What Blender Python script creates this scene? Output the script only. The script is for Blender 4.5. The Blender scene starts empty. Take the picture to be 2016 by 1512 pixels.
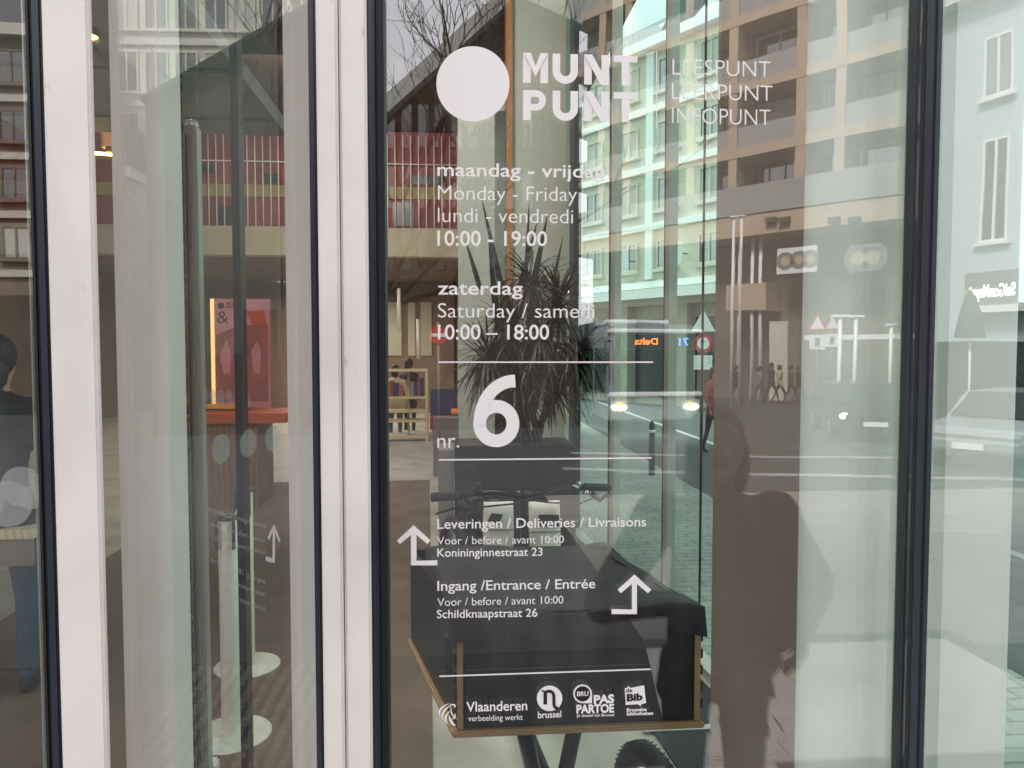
import bpy, bmesh, math, random
from mathutils import Vector, Matrix
random.seed(7)
sc = bpy.context.scene
col = sc.collection
R = math.radians

# ------------------------------------------------------------------ camera
CAM = Vector((0.0, -1.25, 1.70))
F_PX = 1456.0
YAW, PITCH = R(4.5), R(2.6)
fwd = Vector((math.sin(YAW)*math.cos(PITCH), math.cos(YAW)*math.cos(PITCH), -math.sin(PITCH)))
rgt = Vector((math.cos(YAW), -math.sin(YAW), 0))
upv = rgt.cross(fwd)
cam_d = bpy.data.cameras.new('camera')
cam = bpy.data.objects.new('camera', cam_d); col.objects.link(cam)
cam_d.sensor_fit = 'HORIZONTAL'; cam_d.sensor_width = 36.0
cam_d.lens = F_PX/2016*36.0
cam_d.clip_start = 0.02; cam_d.clip_end = 3000
M = Matrix.Identity(4)
for i in range(3):
    M[i][0] = rgt[i]; M[i][1] = upv[i]; M[i][2] = -fwd[i]; M[i][3] = CAM[i]
cam.matrix_world = M
sc.camera = cam

# ------------------------------------------------------------------ light
SUN_EL, SUN_AZ = R(46), math.atan2(-0.62, 0.78)
w = bpy.data.worlds.new('World'); sc.world = w; w.use_nodes = True
nt = w.node_tree; nt.nodes.clear()
sky = nt.nodes.new('ShaderNodeTexSky'); sky.sky_type = 'NISHITA'; sky.sun_disc = False
sky.sun_elevation = SUN_EL; sky.sun_rotation = SUN_AZ; sky.dust_density = 3.0; sky.air_density = 1.0
hs = nt.nodes.new('ShaderNodeHueSaturation'); hs.inputs['Saturation'].default_value = 0.28
bg = nt.nodes.new('ShaderNodeBackground'); bg.inputs['Strength'].default_value = 0.15
wo = nt.nodes.new('ShaderNodeOutputWorld')
cl = nt.nodes.new('ShaderNodeMixRGB'); cl.inputs[0].default_value = .7; cl.inputs[2].default_value = (8.4, 8.35, 8.75, 1)   # bright cloud deck
nt.links.new(sky.outputs[0], hs.inputs['Color']); nt.links.new(hs.outputs[0], cl.inputs[1]); wt_ = nt.nodes.new('ShaderNodeTexCoord'); sx = nt.nodes.new('ShaderNodeSeparateXYZ'); wm = nt.nodes.new('ShaderNodeMapRange')
nt.links.new(wt_.outputs['Generated'], sx.inputs[0]); wm.inputs[1].default_value = -1; wm.inputs[2].default_value = 1; wm.inputs[3].default_value = 1.45; wm.inputs[4].default_value = .7
nt.links.new(sx.outputs[1], wm.inputs[0]); wn_ = nt.nodes.new('ShaderNodeTexNoise'); wn_.inputs['Scale'].default_value = 3.5; wn_.inputs['Detail'].default_value = 6
nt.links.new(wt_.outputs['Generated'], wn_.inputs['Vector']); wr = nt.nodes.new('ShaderNodeMapRange'); wr.inputs[1].default_value = .3; wr.inputs[2].default_value = .7; wr.inputs[3].default_value = .82; wr.inputs[4].default_value = 1.15
nt.links.new(wn_.outputs['Fac'], wr.inputs[0]); wx = nt.nodes.new('ShaderNodeMath'); wx.operation = 'MULTIPLY'; nt.links.new(wm.outputs[0], wx.inputs[0]); nt.links.new(wr.outputs[0], wx.inputs[1])
wv = nt.nodes.new('ShaderNodeVectorMath'); wv.operation = 'SCALE'; nt.links.new(cl.outputs[0], wv.inputs[0]); nt.links.new(wx.outputs[0], wv.inputs['Scale'])
nt.links.new(wv.outputs[0], bg.inputs['Color'])
nt.links.new(bg.outputs[0], wo.inputs['Surface'])
sd = bpy.data.lights.new('sun', 'SUN'); sd.energy = 4.2; sd.angle = R(14); sd.color = (1.0, 0.965, 0.93)
sun = bpy.data.objects.new('sun', sd); col.objects.link(sun)
sdir = Vector((math.sin(SUN_AZ)*math.cos(SUN_EL), math.cos(SUN_AZ)*math.cos(SUN_EL), math.sin(SUN_EL)))
sun.rotation_euler = sdir.to_track_quat('Z', 'Y').to_euler(); sun.location = (-10, 20, 30)
sc.view_settings.view_transform = 'Standard'; sc.view_settings.look = 'None'
sc.view_settings.gamma = 1; sc.view_settings.exposure = 1.05
try: sc.view_settings.use_curve_mapping = False
except Exception: pass
cy = sc.cycles
cy.max_bounces = 14; cy.transparent_max_bounces = 40; cy.glossy_bounces = 6; cy.transmission_bounces = 8
cy.diffuse_bounces = 4; cy.use_denoising = True; cy.caustics_reflective = False; cy.caustics_refractive = False
cy.sample_clamp_indirect = 6.0

# ------------------------------------------------------------------ pixel geometry
def ray(px, py): return (fwd + rgt*((px-1008)/F_PX) - upv*((py-756)/F_PX)).normalized()
def P(px, py, y):
    d = ray(px, py); return CAM + d*((y-CAM.y)/d.y)
def Pz(px, py, z):
    d = ray(px, py); return CAM + d*((z-CAM.z)/d.z)
def X(px, y=0.0, py=756): return P(px, py, y).x
def Zc(px, py, y=0.0): return P(px, py, y).z
def V(px, py, D):                       # seen in the glass: the place in the street behind the camera
    p = P(px, py, D); return Vector((p.x, -p.y, p.z))

# ------------------------------------------------------------------ materials
def lin(h):
    h = h.lstrip('#'); o = []
    for i in (0, 2, 4):
        c = int(h[i:i+2], 16)/255
        o.append(c/12.92 if c <= .04045 else ((c+.055)/1.055)**2.4)
    return tuple(o)+(1,)
MATS = {}
def mat(name, c, rough=.6, metal=0, noise=0, nscale=8, bump=0, bscale=60, spec=.5, emit=None, es=0):
    if name in MATS: return MATS[name]
    m = bpy.data.materials.new(name); m.use_nodes = True
    n = m.node_tree.nodes; l = m.node_tree.links; b = n['Principled BSDF']
    c = lin(c) if isinstance(c, str) else tuple(c)+(1,)
    b.inputs['Base Color'].default_value = c
    b.inputs['Roughness'].default_value = rough; b.inputs['Metallic'].default_value = metal
    b.inputs['Specular IOR Level'].default_value = spec
    if noise or bump: tc = n.new('ShaderNodeTexCoord')
    if noise:
        t = n.new('ShaderNodeTexNoise'); t.inputs['Scale'].default_value = nscale; t.inputs['Detail'].default_value = 6
        l.new(tc.outputs['Object'], t.inputs['Vector'])
        r = n.new('ShaderNodeMapRange'); r.inputs[1].default_value = .3; r.inputs[2].default_value = .7
        r.inputs[3].default_value = 1-noise; r.inputs[4].default_value = 1+noise
        l.new(t.outputs['Fac'], r.inputs[0])
        mx = n.new('ShaderNodeVectorMath'); mx.operation = 'SCALE'; mx.inputs[0].default_value = c[:3]
        l.new(r.outputs[0], mx.inputs['Scale']); l.new(mx.outputs[0], b.inputs['Base Color'])
    if bump:
        t2 = n.new('ShaderNodeTexNoise'); t2.inputs['Scale'].default_value = bscale; t2.inputs['Detail'].default_value = 4
        l.new(tc.outputs['Object'], t2.inputs['Vector'])
        bp = n.new('ShaderNodeBump'); bp.inputs['Strength'].default_value = bump; bp.inputs['Distance'].default_value = .01
        l.new(t2.outputs['Fac'], bp.inputs['Height']); l.new(bp.outputs[0], b.inputs['Normal'])
    if emit:
        b.inputs['Emission Color'].default_value = lin(emit); b.inputs['Emission Strength'].default_value = es
    MATS[name] = m; return m
def glass_mat(name, tint, refl, edge=.5, alpha_rough=0):
    m = bpy.data.materials.new(name); m.use_nodes = True
    n = m.node_tree.nodes; l = m.node_tree.links; n.clear()
    o = n.new('ShaderNodeOutputMaterial'); tr = n.new('ShaderNodeBsdfTransparent'); gl = n.new('ShaderNodeBsdfGlossy')
    tr.inputs['Color'].default_value = tuple(tint)+(1,); gl.inputs['Roughness'].default_value = alpha_rough
    lw = n.new('ShaderNodeLayerWeight'); pw = n.new('ShaderNodeMath'); pw.operation = 'POWER'; pw.inputs[1].default_value = 5
    l.new(lw.outputs['Facing'], pw.inputs[0]); lw.inputs['Blend'].default_value = .5
    mr = n.new('ShaderNodeMapRange'); mr.inputs[3].default_value = refl; mr.inputs[4].default_value = edge
    l.new(pw.outputs[0], mr.inputs[0])
    mx = n.new('ShaderNodeMixShader'); l.new(mr.outputs[0], mx.inputs[0]); l.new(tr.outputs[0], mx.inputs[1]); l.new(gl.outputs[0], mx.inputs[2])
    last = mx
    if name == 'facade_glass':
        wg = n.new('ShaderNodeNewGeometry'); wn = n.new('ShaderNodeTexNoise'); wn.inputs['Scale'].default_value = 3.2; wn.inputs['Detail'].default_value = 1
        l.new(wg.outputs['Position'], wn.inputs['Vector']); wb = n.new('ShaderNodeBump'); wb.inputs['Strength'].default_value = .06; wb.inputs['Distance'].default_value = .006
        l.new(wn.outputs['Fac'], wb.inputs['Height']); l.new(wb.outputs[0], gl.inputs['Normal'])              # thin dust and wiped streaks
        g_ = n.new('ShaderNodeNewGeometry'); mp = n.new('ShaderNodeMapping'); mp.inputs['Scale'].default_value = (5, 5, 1.2)
        mp.inputs['Rotation'].default_value = (0, .35, 0); l.new(g_.outputs['Position'], mp.inputs['Vector'])
        no = n.new('ShaderNodeTexNoise'); no.inputs['Scale'].default_value = 3; no.inputs['Detail'].default_value = 9; l.new(mp.outputs[0], no.inputs['Vector'])
        m2 = n.new('ShaderNodeMapRange'); m2.inputs[1].default_value = .45; m2.inputs[2].default_value = .8; m2.inputs[3].default_value = .0; m2.inputs[4].default_value = .03
        l.new(no.outputs['Fac'], m2.inputs[0]); df = n.new('ShaderNodeBsdfDiffuse'); df.inputs['Color'].default_value = (.6, .6, .58, 1)
        last = n.new('ShaderNodeMixShader'); l.new(m2.outputs[0], last.inputs[0]); l.new(mx.outputs[0], last.inputs[1]); l.new(df.outputs[0], last.inputs[2])
    l.new(last.outputs[0], o.inputs['Surface']); MATS[name] = m; return m
def film_mat(name, c, cover):           # translucent frosted film
    m = bpy.data.materials.new(name); m.use_nodes = True
    n = m.node_tree.nodes; l = m.node_tree.links; n.clear()
    o = n.new('ShaderNodeOutputMaterial'); tr = n.new('ShaderNodeBsdfTransparent'); d = n.new('ShaderNodeBsdfDiffuse')
    d.inputs['Color'].default_value = lin(c); mx = n.new('ShaderNodeMixShader'); mx.inputs[0].default_value = cover
    l.new(tr.outputs[0], mx.inputs[1]); l.new(d.outputs[0], mx.inputs[2]); l.new(mx.outputs[0], o.inputs['Surface'])
    MATS[name] = m; return m
def brick_mat(name, c1, c2, cm, scale, bw, bh, mortar=.02, rough=.8, zwall=False, bump=.4):
    m = bpy.data.materials.new(name); m.use_nodes = True
    n = m.node_tree.nodes; l = m.node_tree.links; b = n['Principled BSDF']; b.inputs['Roughness'].default_value = rough
    g = n.new('ShaderNodeNewGeometry'); mp = n.new('ShaderNodeMapping')
    if zwall: mp.inputs['Rotation'].default_value = (R(90), 0, 0)
    l.new(g.outputs['Position'], mp.inputs['Vector'])
    t = n.new('ShaderNodeTexBrick'); t.inputs['Scale'].default_value = scale
    t.inputs['Color1'].default_value = lin(c1); t.inputs['Color2'].default_value = lin(c2); t.inputs['Mortar'].default_value = lin(cm)
    t.inputs['Mortar Size'].default_value = mortar; t.inputs['Brick Width'].default_value = bw; t.inputs['Row Height'].default_value = bh
    no = n.new('ShaderNodeTexNoise'); no.inputs['Scale'].default_value = 1.1; no.inputs['Detail'].default_value = 7
    l.new(g.outputs['Position'], no.inputs['Vector'])
    nw = n.new('ShaderNodeTexNoise'); nw.inputs['Scale'].default_value = 14.0
    l.new(g.outputs['Position'], nw.inputs['Vector'])
    ad = n.new('ShaderNodeMixRGB'); ad.blend_type = 'LINEAR_LIGHT'; ad.inputs[0].default_value = .012
    l.new(mp.outputs[0], ad.inputs[1]); l.new(nw.outputs['Color'], ad.inputs[2]); l.new(ad.outputs[0], t.inputs['Vector'])
    mr = n.new('ShaderNodeMapRange'); mr.inputs[1].default_value = .3; mr.inputs[2].default_value = .7; mr.inputs[3].default_value = .65; mr.inputs[4].default_value = 1.15
    l.new(no.outputs['Fac'], mr.inputs[0])
    mx = n.new('ShaderNodeVectorMath'); mx.operation = 'SCALE'
    l.new(t.outputs['Color'], mx.inputs[0]); l.new(mr.outputs[0], mx.inputs['Scale']); l.new(mx.outputs[0], b.inputs['Base Color'])
    bp = n.new('ShaderNodeBump'); bp.inputs['Strength'].default_value = bump; bp.inputs['Distance'].default_value = .01; bp.invert = True
    l.new(t.outputs['Fac'], bp.inputs['Height']); l.new(bp.outputs[0], b.inputs['Normal'])
    MATS[name] = m; return m
def wave_mat(name, c1, c2, scale, direction='X', rough=.5, dist=0.0, metal=0, bump=.3):
    m = bpy.data.materials.new(name); m.use_nodes = True
    n = m.node_tree.nodes; l = m.node_tree.links; b = n['Principled BSDF']; b.inputs['Roughness'].default_value = rough
    b.inputs['Metallic'].default_value = metal
    tc = n.new('ShaderNodeTexCoord'); t = n.new('ShaderNodeTexWave'); t.bands_direction = direction
    t.inputs['Scale'].default_value = scale; t.inputs['Distortion'].default_value = dist; t.inputs['Detail'].default_value = 3
    l.new(tc.outputs['Object'], t.inputs['Vector'])
    cr = n.new('ShaderNodeValToRGB'); cr.color_ramp.elements[0].color = lin(c1); cr.color_ramp.elements[1].color = lin(c2)
    l.new(t.outputs['Fac'], cr.inputs[0]); l.new(cr.outputs[0], b.inputs['Base Color'])
    bp = n.new('ShaderNodeBump'); bp.inputs['Strength'].default_value = bump; bp.inputs['Distance'].default_value = .004
    l.new(t.outputs['Fac'], bp.inputs['Height']); l.new(bp.outputs[0], b.inputs['Normal'])
    MATS[name] = m; return m

glass_mat('facade_glass', (.99, .993, .99), .12, .5)
glass_mat('side_glass', (.80, .955, .895), .025, .2)
glass_mat('door_glass', (.97, .965, .95), .02, .08)
glass_mat('window_pane', (.3, .33, .35), .35, .8)
film_mat('frost_film', '#b9bcbb', .38)
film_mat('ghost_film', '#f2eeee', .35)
mat('white_alu', '#e2dbd6', .38, 0, .05, 5, .04, 40)
mat('white_inner', '#efebe2', .45, 0, .04, 4)
mat('navy_frame', '#2a2d38', .35, 0, .12, 9)
mat('black_rubber', '#16171c', .6, 0, .1, 30)
mat('vinyl', '#ebe5e4', .5)
mat('vinyl_dark', '#14161b', .6)
mat('black_ply', '#0b0c10', .4, 0, .2, 12, .05, 200, .3)
wave_mat('ply_edge', '#8a6a45', '#b39468', 60, 'Z', .55, 2.0)
mat('black_canvas', '#101114', .75, 0, .25, 10, .25, 90)
mat('black_metal', '#101114', .3, .6)
mat('chrome', '#c9ccd0', .15, 1)
mat('rubber_tyre', '#121214', .8, 0, .2, 40)
mat('bag_white', '#d9d2c6', .55, 0, .08, 9, .2, 30)
mat('plant_leaf', '#223022', .42, 0, .35, 5)
mat('plant_stem', '#4d4236', .8, 0, .3, 20)
mat('planter', '#0a0b0d', .45, 0, .15, 4)
mat('plaster', '#b3b7ab', .85, 0, .06, 2)
mat('copper', '#a9764e', .45, .1, .1, 6)
mat('floor_light', '#a8a496', .5, 0, .22, 3)
mat('brown_panel', '#786d5f', .7, 0, .08, 3)
mat('column_white', '#eaf6ea', .6, 0, .03, 3)
mat('ceiling', '#6e665d', .85)
mat('red_panel', '#7b302d', .6, 0, .25, 1.4)
mat('ochre_panel', '#8f8150', .7, 0, .15, 2)
mat('bulkhead', '#a9a28c', .8, 0, .08, 2)
mat('brown_wall', '#6c5b49', .8, 0, .2, 1.5)
wave_mat('shelf_wood', '#bfae87', '#d3c5a0', 9, 'X', .6, 4)
mat('orange_top', '#d8863c', .5)
mat('orange_board', '#b8532f', .6)
mat('yellow_top', '#d9a32f', .5)
wave_mat('counter_wood', '#6b4a32', '#85614a', 5, 'X', .55, 5)
mat('poster_pink', '#c28290', .5, 0, .15, 3)
mat('poster_red', '#955250', .5, 0, .35, 4)
mat('blind', '#b9bab2', .6)
mat('poster_edge', '#f0d8a0', .5, emit='#ffcf80', es=.6)
mat('blue_fabric', '#2b3a63', .8, 0, .2, 8)
mat('red_fabric', '#8d3b33', .8, 0, .2, 8)
mat('white_enamel', '#dcdccf', .35, 0, .04, 6)
mat('brown_mat', '#6a5848', .95, 0, .2, 3, .3, 150)
mat('denim', '#33475e', .85, 0, .2, 20)
mat('skin', '#b98b72', .5)
mat('dark_hair', '#1b1613', .6)
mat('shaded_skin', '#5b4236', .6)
mat('dark_coat', '#15161a', .8, 0, .2, 10)
mat('brown_coat', '#5a4b3b', .8, 0, .2, 10)
mat('cream_coat', '#b7a88c', .8, 0, .1, 10)
mat('warm_lamp', '#fff0c0', .5, emit='#ffd25a', es=9)
mat('white_lamp', '#ffffff', .5, emit='#fff4e6', es=5)
mat('head_lamp', '#ffffff', .3, emit='#fff6dc', es=14)
mat('amber_lamp', '#ffb060', .3, emit='#ff9a3a', es=5)
mat('orange_led', '#ff9040', .5, emit='#ff7a20', es=5)
mat('blue_led', '#6080ff', .5, emit='#4a78ff', es=6)
brick_mat('pavers', '#9c9b96', '#8f908c', '#6f706d', 1, .24, .12, .008, bump=.25)
mat('asphalt', '#47484b', .6, 0, .2, 2.5, .15, 80)
brick_mat('slabs', '#434447', '#404144', '#38393b', 1, .6, .4, .006, bump=.1)
brick_mat('bounce_paving', '#c9c6be', '#c2bfb7', '#a9a69f', 1, .4, .2, .006, bump=.1)  # pale, for the added ground that throws light at the glass
mat('kerb_stone', '#50504f', .8, 0, .15, 4)
mat('apron_concrete', '#8f8b85', .8, 0, .2, 1.2, .15, 60)  # pale, for the added apron that brightens the reflection
mat('road_paint', '#9a9a98', .8, 0, .3, 1.5)
mat('tactile', '#85827b', .8, 0, .08, 5)
mat('beige_clad', '#bca68d', .75, 0, .08, 1)
mat('grey_clad', '#9a9895', .6, 0, .06, 1)
mat('shop_stone', '#6f655a', .75, 0, .2, .6)
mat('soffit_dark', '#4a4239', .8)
mat('balcony_wall', '#9b8d7c', .8, 0, .08, 1)
mat('pale_render', '#b2bec5', .85, 0, .04, 1)
mat('stone', '#b9b4a4', .85, 0, .1, 1.2)
mat('stone_light', '#cfcabb', .85, 0, .08, 1.2)
mat('slate', '#4b5058', .7, 0, .15, 4)
mat('window_white', '#e4e6e4', .5)
mat('shop_dark', '#25282a', .3, 0, .2, 2)
mat('dark_facade', '#3b2a27', .8, 0, .2, .8)
mat('fascia', '#a9aaa4', .7, 0, .06, 1)
mat('sign_grey', '#6f6a66', .6)
mat('bark', '#2e2825', .9, 0, .3, 20)
mat('bus_grey', '#8c9596', .35, 0, .05, 2)
mat('bus_white', '#eef0f2', .3)
mat('bus_glass', '#1d2426', .08)
mat('red_paint', '#b3282b', .4)
mat('car_dark', '#191b1f', .2, .2)
mat('car_silver', '#a7acb0', .2, .4)
mat('sign_red', '#c4272d', .45)
mat('sign_white', '#ececec', .45)
mat('awning_green', '#3f4f43', .8)
mat('green_dot', '#8fc043', .5)
wave_mat('mat_ribs', '#0c0d0f', '#33373a', 28, 'Y', .8)
wave_mat('zip_strip', '#8a8d82', '#9fa296', 70, 'Z', .5)
mat('aluminium', '#b4b8b2', .35, .5, .05, 6)
mat('dark_profile', '#30383a', .4, .2)
mat('grey_box', '#7c7a75', .6, 0, .08, 4)

# ------------------------------------------------------------------ mesh helpers
def scuff(name, amount=.3):
    m = MATS[name]; n = m.node_tree.nodes; l = m.node_tree.links; b = n['Principled BSDF']
    src = b.inputs['Base Color'].links[0].from_socket
    tc = n.new('ShaderNodeTexCoord'); mp = n.new('ShaderNodeMapping'); mp.inputs['Scale'].default_value = (1, 1, .35); l.new(tc.outputs['Object'], mp.inputs['Vector'])
    a = n.new('ShaderNodeTexNoise'); a.inputs['Scale'].default_value = 55; a.inputs['Detail'].default_value = 3; l.new(mp.outputs[0], a.inputs['Vector'])
    r = n.new('ShaderNodeMapRange'); r.inputs[1].default_value = .70; r.inputs[2].default_value = .76; r.inputs[3].default_value = 0; r.inputs[4].default_value = amount; l.new(a.outputs['Fac'], r.inputs[0])
    c = n.new('ShaderNodeTexNoise'); c.inputs['Scale'].default_value = 7; c.inputs['Detail'].default_value = 8; l.new(mp.outputs[0], c.inputs['Vector'])
    r2 = n.new('ShaderNodeMapRange'); r2.inputs[1].default_value = .52; r2.inputs[2].default_value = .85; r2.inputs[3].default_value = 0; r2.inputs[4].default_value = amount*.8; l.new(c.outputs['Fac'], r2.inputs[0])
    ad = n.new('ShaderNodeMath'); ad.operation = 'ADD'; l.new(r.outputs[0], ad.inputs[0]); l.new(r2.outputs[0], ad.inputs[1])
    mx = n.new('ShaderNodeMixRGB'); mx.inputs[2].default_value = (.22, .17, .14, 1); l.new(ad.outputs[0], mx.inputs[0]); l.new(src, mx.inputs[1]); l.new(mx.outputs[0], b.inputs['Base Color'])
scuff('white_alu', .32); scuff('pale_render', .12); scuff('black_ply', .1); scuff('column_white', .05)
class MB:
    def __init__(s): s.v = []; s.f = []; s.mi = []; s.sm = []
    def add(s, vs, fs, mi=0, sm=False):
        k = len(s.v); s.v += [Vector(q) for q in vs]
        for f in fs: s.f.append([i+k for i in f]); s.mi.append(mi); s.sm.append(sm)
        return s
    def box(s, x0, x1, y0, y1, z0, z1, mi=0, mx=None):
        vs = [Vector((x, y, z)) for z in (z0, z1) for (x, y) in ((x0, y0), (x1, y0), (x1, y1), (x0, y1))]
        if mx: vs = [mx @ q for q in vs]
        return s.add(vs, [(3, 2, 1, 0), (4, 5, 6, 7), (0, 1, 5, 4), (1, 2, 6, 5), (2, 3, 7, 6), (3, 0, 4, 7)], mi)
    def hexa(s, b, t, mi=0):            # four bottom + four top corners
        return s.add(list(b)+list(t), [(3, 2, 1, 0), (4, 5, 6, 7), (0, 1, 5, 4), (1, 2, 6, 5), (2, 3, 7, 6), (3, 0, 4, 7)], mi)
    def poly(s, pts, mi=0): return s.add(pts, [tuple(range(len(pts)))], mi)
    def prism(s, pts, d, mi=0):         # polygon swept by vector d
        n = len(pts); d = Vector(d); a = [Vector(p) for p in pts]
        fs = [tuple(range(n)), tuple(range(2*n-1, n-1, -1))]+[((i+1) % n, i, i+n, (i+1) % n+n) for i in range(n)]
        return s.add(a+[p+d for p in a], fs, mi)
    def tube(s, pts, rad, n=10, mi=0, cap=True, flat=1.0):
        pts = [Vector(p) for p in pts]; m = len(pts)
        if not isinstance(rad, (list, tuple)): rad = [rad]*m
        vs = []; ref = None
        for i, p in enumerate(pts):
            t = (pts[min(i+1, m-1)]-pts[max(i-1, 0)]).normalized()
            if ref is None: ref = Vector((0, 0, 1)) if abs(t.z) < .9 else Vector((1, 0, 0))
            u = (ref - t*ref.dot(t)).normalized(); q = t.cross(u); ref = u
            for k in range(n):
                a = 2*math.pi*k/n; vs.append(p+u*math.cos(a)*rad[i]*flat+q*math.sin(a)*rad[i])
        fs = []
        for i in range(m-1):
            for k in range(n): fs.append((i*n+k, i*n+(k+1) % n, (i+1)*n+(k+1) % n, (i+1)*n+k))
        s.add(vs, fs, mi, True)
        if cap: s.add(vs[:n], [tuple(range(n-1, -1, -1))], mi); s.add(vs[-n:], [tuple(range(n))], mi)
        return s
    def lathe(s, c, prof, n=32, mi=0, mx=None):
        vs = []; c = Vector(c)
        for (r, z) in prof:
            for k in range(n):
                a = 2*math.pi*k/n; q = Vector((r*math.cos(a), r*math.sin(a), z))
                vs.append((mx @ q if mx else q)+c)
        fs = [(i*n+k, i*n+(k+1) % n, (i+1)*n+(k+1) % n, (i+1)*n+k) for i in range(len(prof)-1) for k in range(n)]
        return s.add(vs, fs, mi, True)
    def ball(s, c, r, n=14, mi=0, sc3=(1, 1, 1), rot=None):
        vs = []; fs = []; h = n//2; c = Vector(c)
        for i in range(h+1):
            t = math.pi*i/h
            for k in range(n):
                a = 2*math.pi*k/n; q = Vector((math.sin(t)*math.cos(a)*r*sc3[0], math.sin(t)*math.sin(a)*r*sc3[1], math.cos(t)*r*sc3[2]))
                vs.append((rot @ q if rot else q)+c)
        for i in range(h):
            for k in range(n): fs.append((i*n+k, (i+1)*n+k, (i+1)*n+(k+1) % n, i*n+(k+1) % n))
        return s.add(vs, fs, mi, True)
    def torus(s, c, Rm, r, ax='x', n=36, m=10, mi=0, mx=None):
        vs = []; c = Vector(c)
        for i in range(n):
            a = 2*math.pi*i/n
            for k in range(m):
                b = 2*math.pi*k/m; q = Vector((math.sin(b)*r, (Rm+math.cos(b)*r)*math.cos(a), (Rm+math.cos(b)*r)*math.sin(a)))
                vs.append((mx @ q if mx else q)+c)
        fs = [(i*m+k, i*m+(k+1) % m, ((i+1) % n)*m+(k+1) % m, ((i+1) % n)*m+k) for i in range(n) for k in range(m)]
        return s.add(vs, fs, mi, True)
    def build(s, name, mats, parent=None, bevel=0):
        me = bpy.data.meshes.new(name); me.from_pydata([tuple(v) for v in s.v], [], s.f)
        if isinstance(mats, str): mats = [mats]
        for m in mats: me.materials.append(MATS[m])
        me.polygons.foreach_set('material_index', s.mi); me.polygons.foreach_set('use_smooth', s.sm)
        bm = bmesh.new(); bm.from_mesh(me)
        if not any(s.sm) or True:
            bmesh.ops.remove_doubles(bm, verts=bm.verts, dist=1e-6)
            bmesh.ops.recalc_face_normals(bm, faces=bm.faces)
        if bevel: bmesh.ops.bevel(bm, geom=[e for e in bm.edges if e.is_manifold and e.calc_face_angle(0) > .6], offset=bevel, segments=2, affect='EDGES', clamp_overlap=True)
        bm.to_mesh(me); bm.free(); me.update()
        o = bpy.data.objects.new(name, me); col.objects.link(o)
        if parent: o.parent = parent
        return o
def tag(o, label=None, cat=None, group=None, kind=None):
    if label: o['label'] = label
    if cat: o['category'] = cat
    if group: o['group'] = group
    if kind: o['kind'] = kind
    return o
def thing(name, label, cat, group=None, loc=(0, 0, 0), rz=0):
    o = bpy.data.objects.new(name, None); col.objects.link(o); o.location = loc; o.rotation_euler = (0, 0, rz)
    o.empty_display_size = .1
    return tag(o, label, cat, group)
def dup(root, loc, rz=None, label=None):
    r = root.copy(); col.objects.link(r); r.location = loc
    if rz is not None: r.rotation_euler = (0, 0, rz)
    if label: r['label'] = label
    for ch in list(root.children):
        c = ch.copy(); col.objects.link(c); c.parent = r
        for g in list(ch.children):
            d = g.copy(); col.objects.link(d); d.parent = c
    return r
def struct(o): o['kind'] = 'structure'; return o

# text ------------------------------------------------------------
_cap = {}
def glyphs(body, weight=0.0, shear=0.0, space=1.0):
    cu = bpy.data.curves.new('t', 'FONT'); cu.body = body; cu.offset = weight; cu.shear = shear; cu.space_character = space
    cu.resolution_u = 4; cu.fill_mode = 'FRONT' if hasattr(cu, 'fill_mode') else 'BOTH'
    ob = bpy.data.objects.new('t', cu); col.objects.link(ob)
    dg = bpy.context.evaluated_depsgraph_get(); dg.update()
    me = bpy.data.meshes.new_from_object(ob.evaluated_get(dg))
    vs = [v.co.copy() for v in me.vertices]; fs = [tuple(p.vertices) for p in me.polygons]
    bpy.data.objects.remove(ob); bpy.data.curves.remove(cu); bpy.data.meshes.remove(me)
    return vs, fs
def caph(weight):
    k = round(weight, 3)
    if k not in _cap:
        vs, _ = glyphs('H', weight); _cap[k] = max(v.y for v in vs)
    return _cap[k]
def lettering(mb, body, o, ux, uz, weight=0, shear=0, space=1.0, mi=0, cap=None):
    """fit text: o = baseline start, ux = vector along the baseline to the end, uz = cap-height vector"""
    vs, fs = glyphs(body, weight, shear, space)
    x0 = min(v.x for v in vs); x1 = max(v.x for v in vs); ch = cap or caph(weight)
    o = Vector(o); ux = Vector(ux); uz = Vector(uz)
    mb.add([o+ux*((v.x-x0)/(x1-x0))+uz*(v.y/ch) for v in vs], fs, mi)
    return mb

# body built from tapered limbs, melted into one continuous skin --------------
def melt(mb, name, mats, parent, voxel, assign):
    tmp = mb.build('tmp_body', ['skin'])
    md = tmp.modifiers.new('r', 'REMESH'); md.mode = 'VOXEL'; md.voxel_size = voxel; md.use_smooth_shade = True
    ms = tmp.modifiers.new('s', 'SMOOTH'); ms.factor = .5; ms.iterations = 3
    dg = bpy.context.evaluated_depsgraph_get(); dg.update()
    me = bpy.data.meshes.new_from_object(tmp.evaluated_get(dg)); me.name = name
    bpy.data.objects.remove(tmp)
    me.materials.clear()
    for m in mats: me.materials.append(MATS[m])
    for p in me.polygons: p.material_index = assign(p.center); p.use_smooth = True
    o = bpy.data.objects.new(name, me); col.objects.link(o); o.parent = parent
    return o
def limb(mb, a, b, ra, rb, n=10):
    a = Vector(a); b = Vector(b)
    mb.ball(a, ra, n); mb.ball(b, rb, n); mb.tube([a, b], [ra, rb], n)
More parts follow.
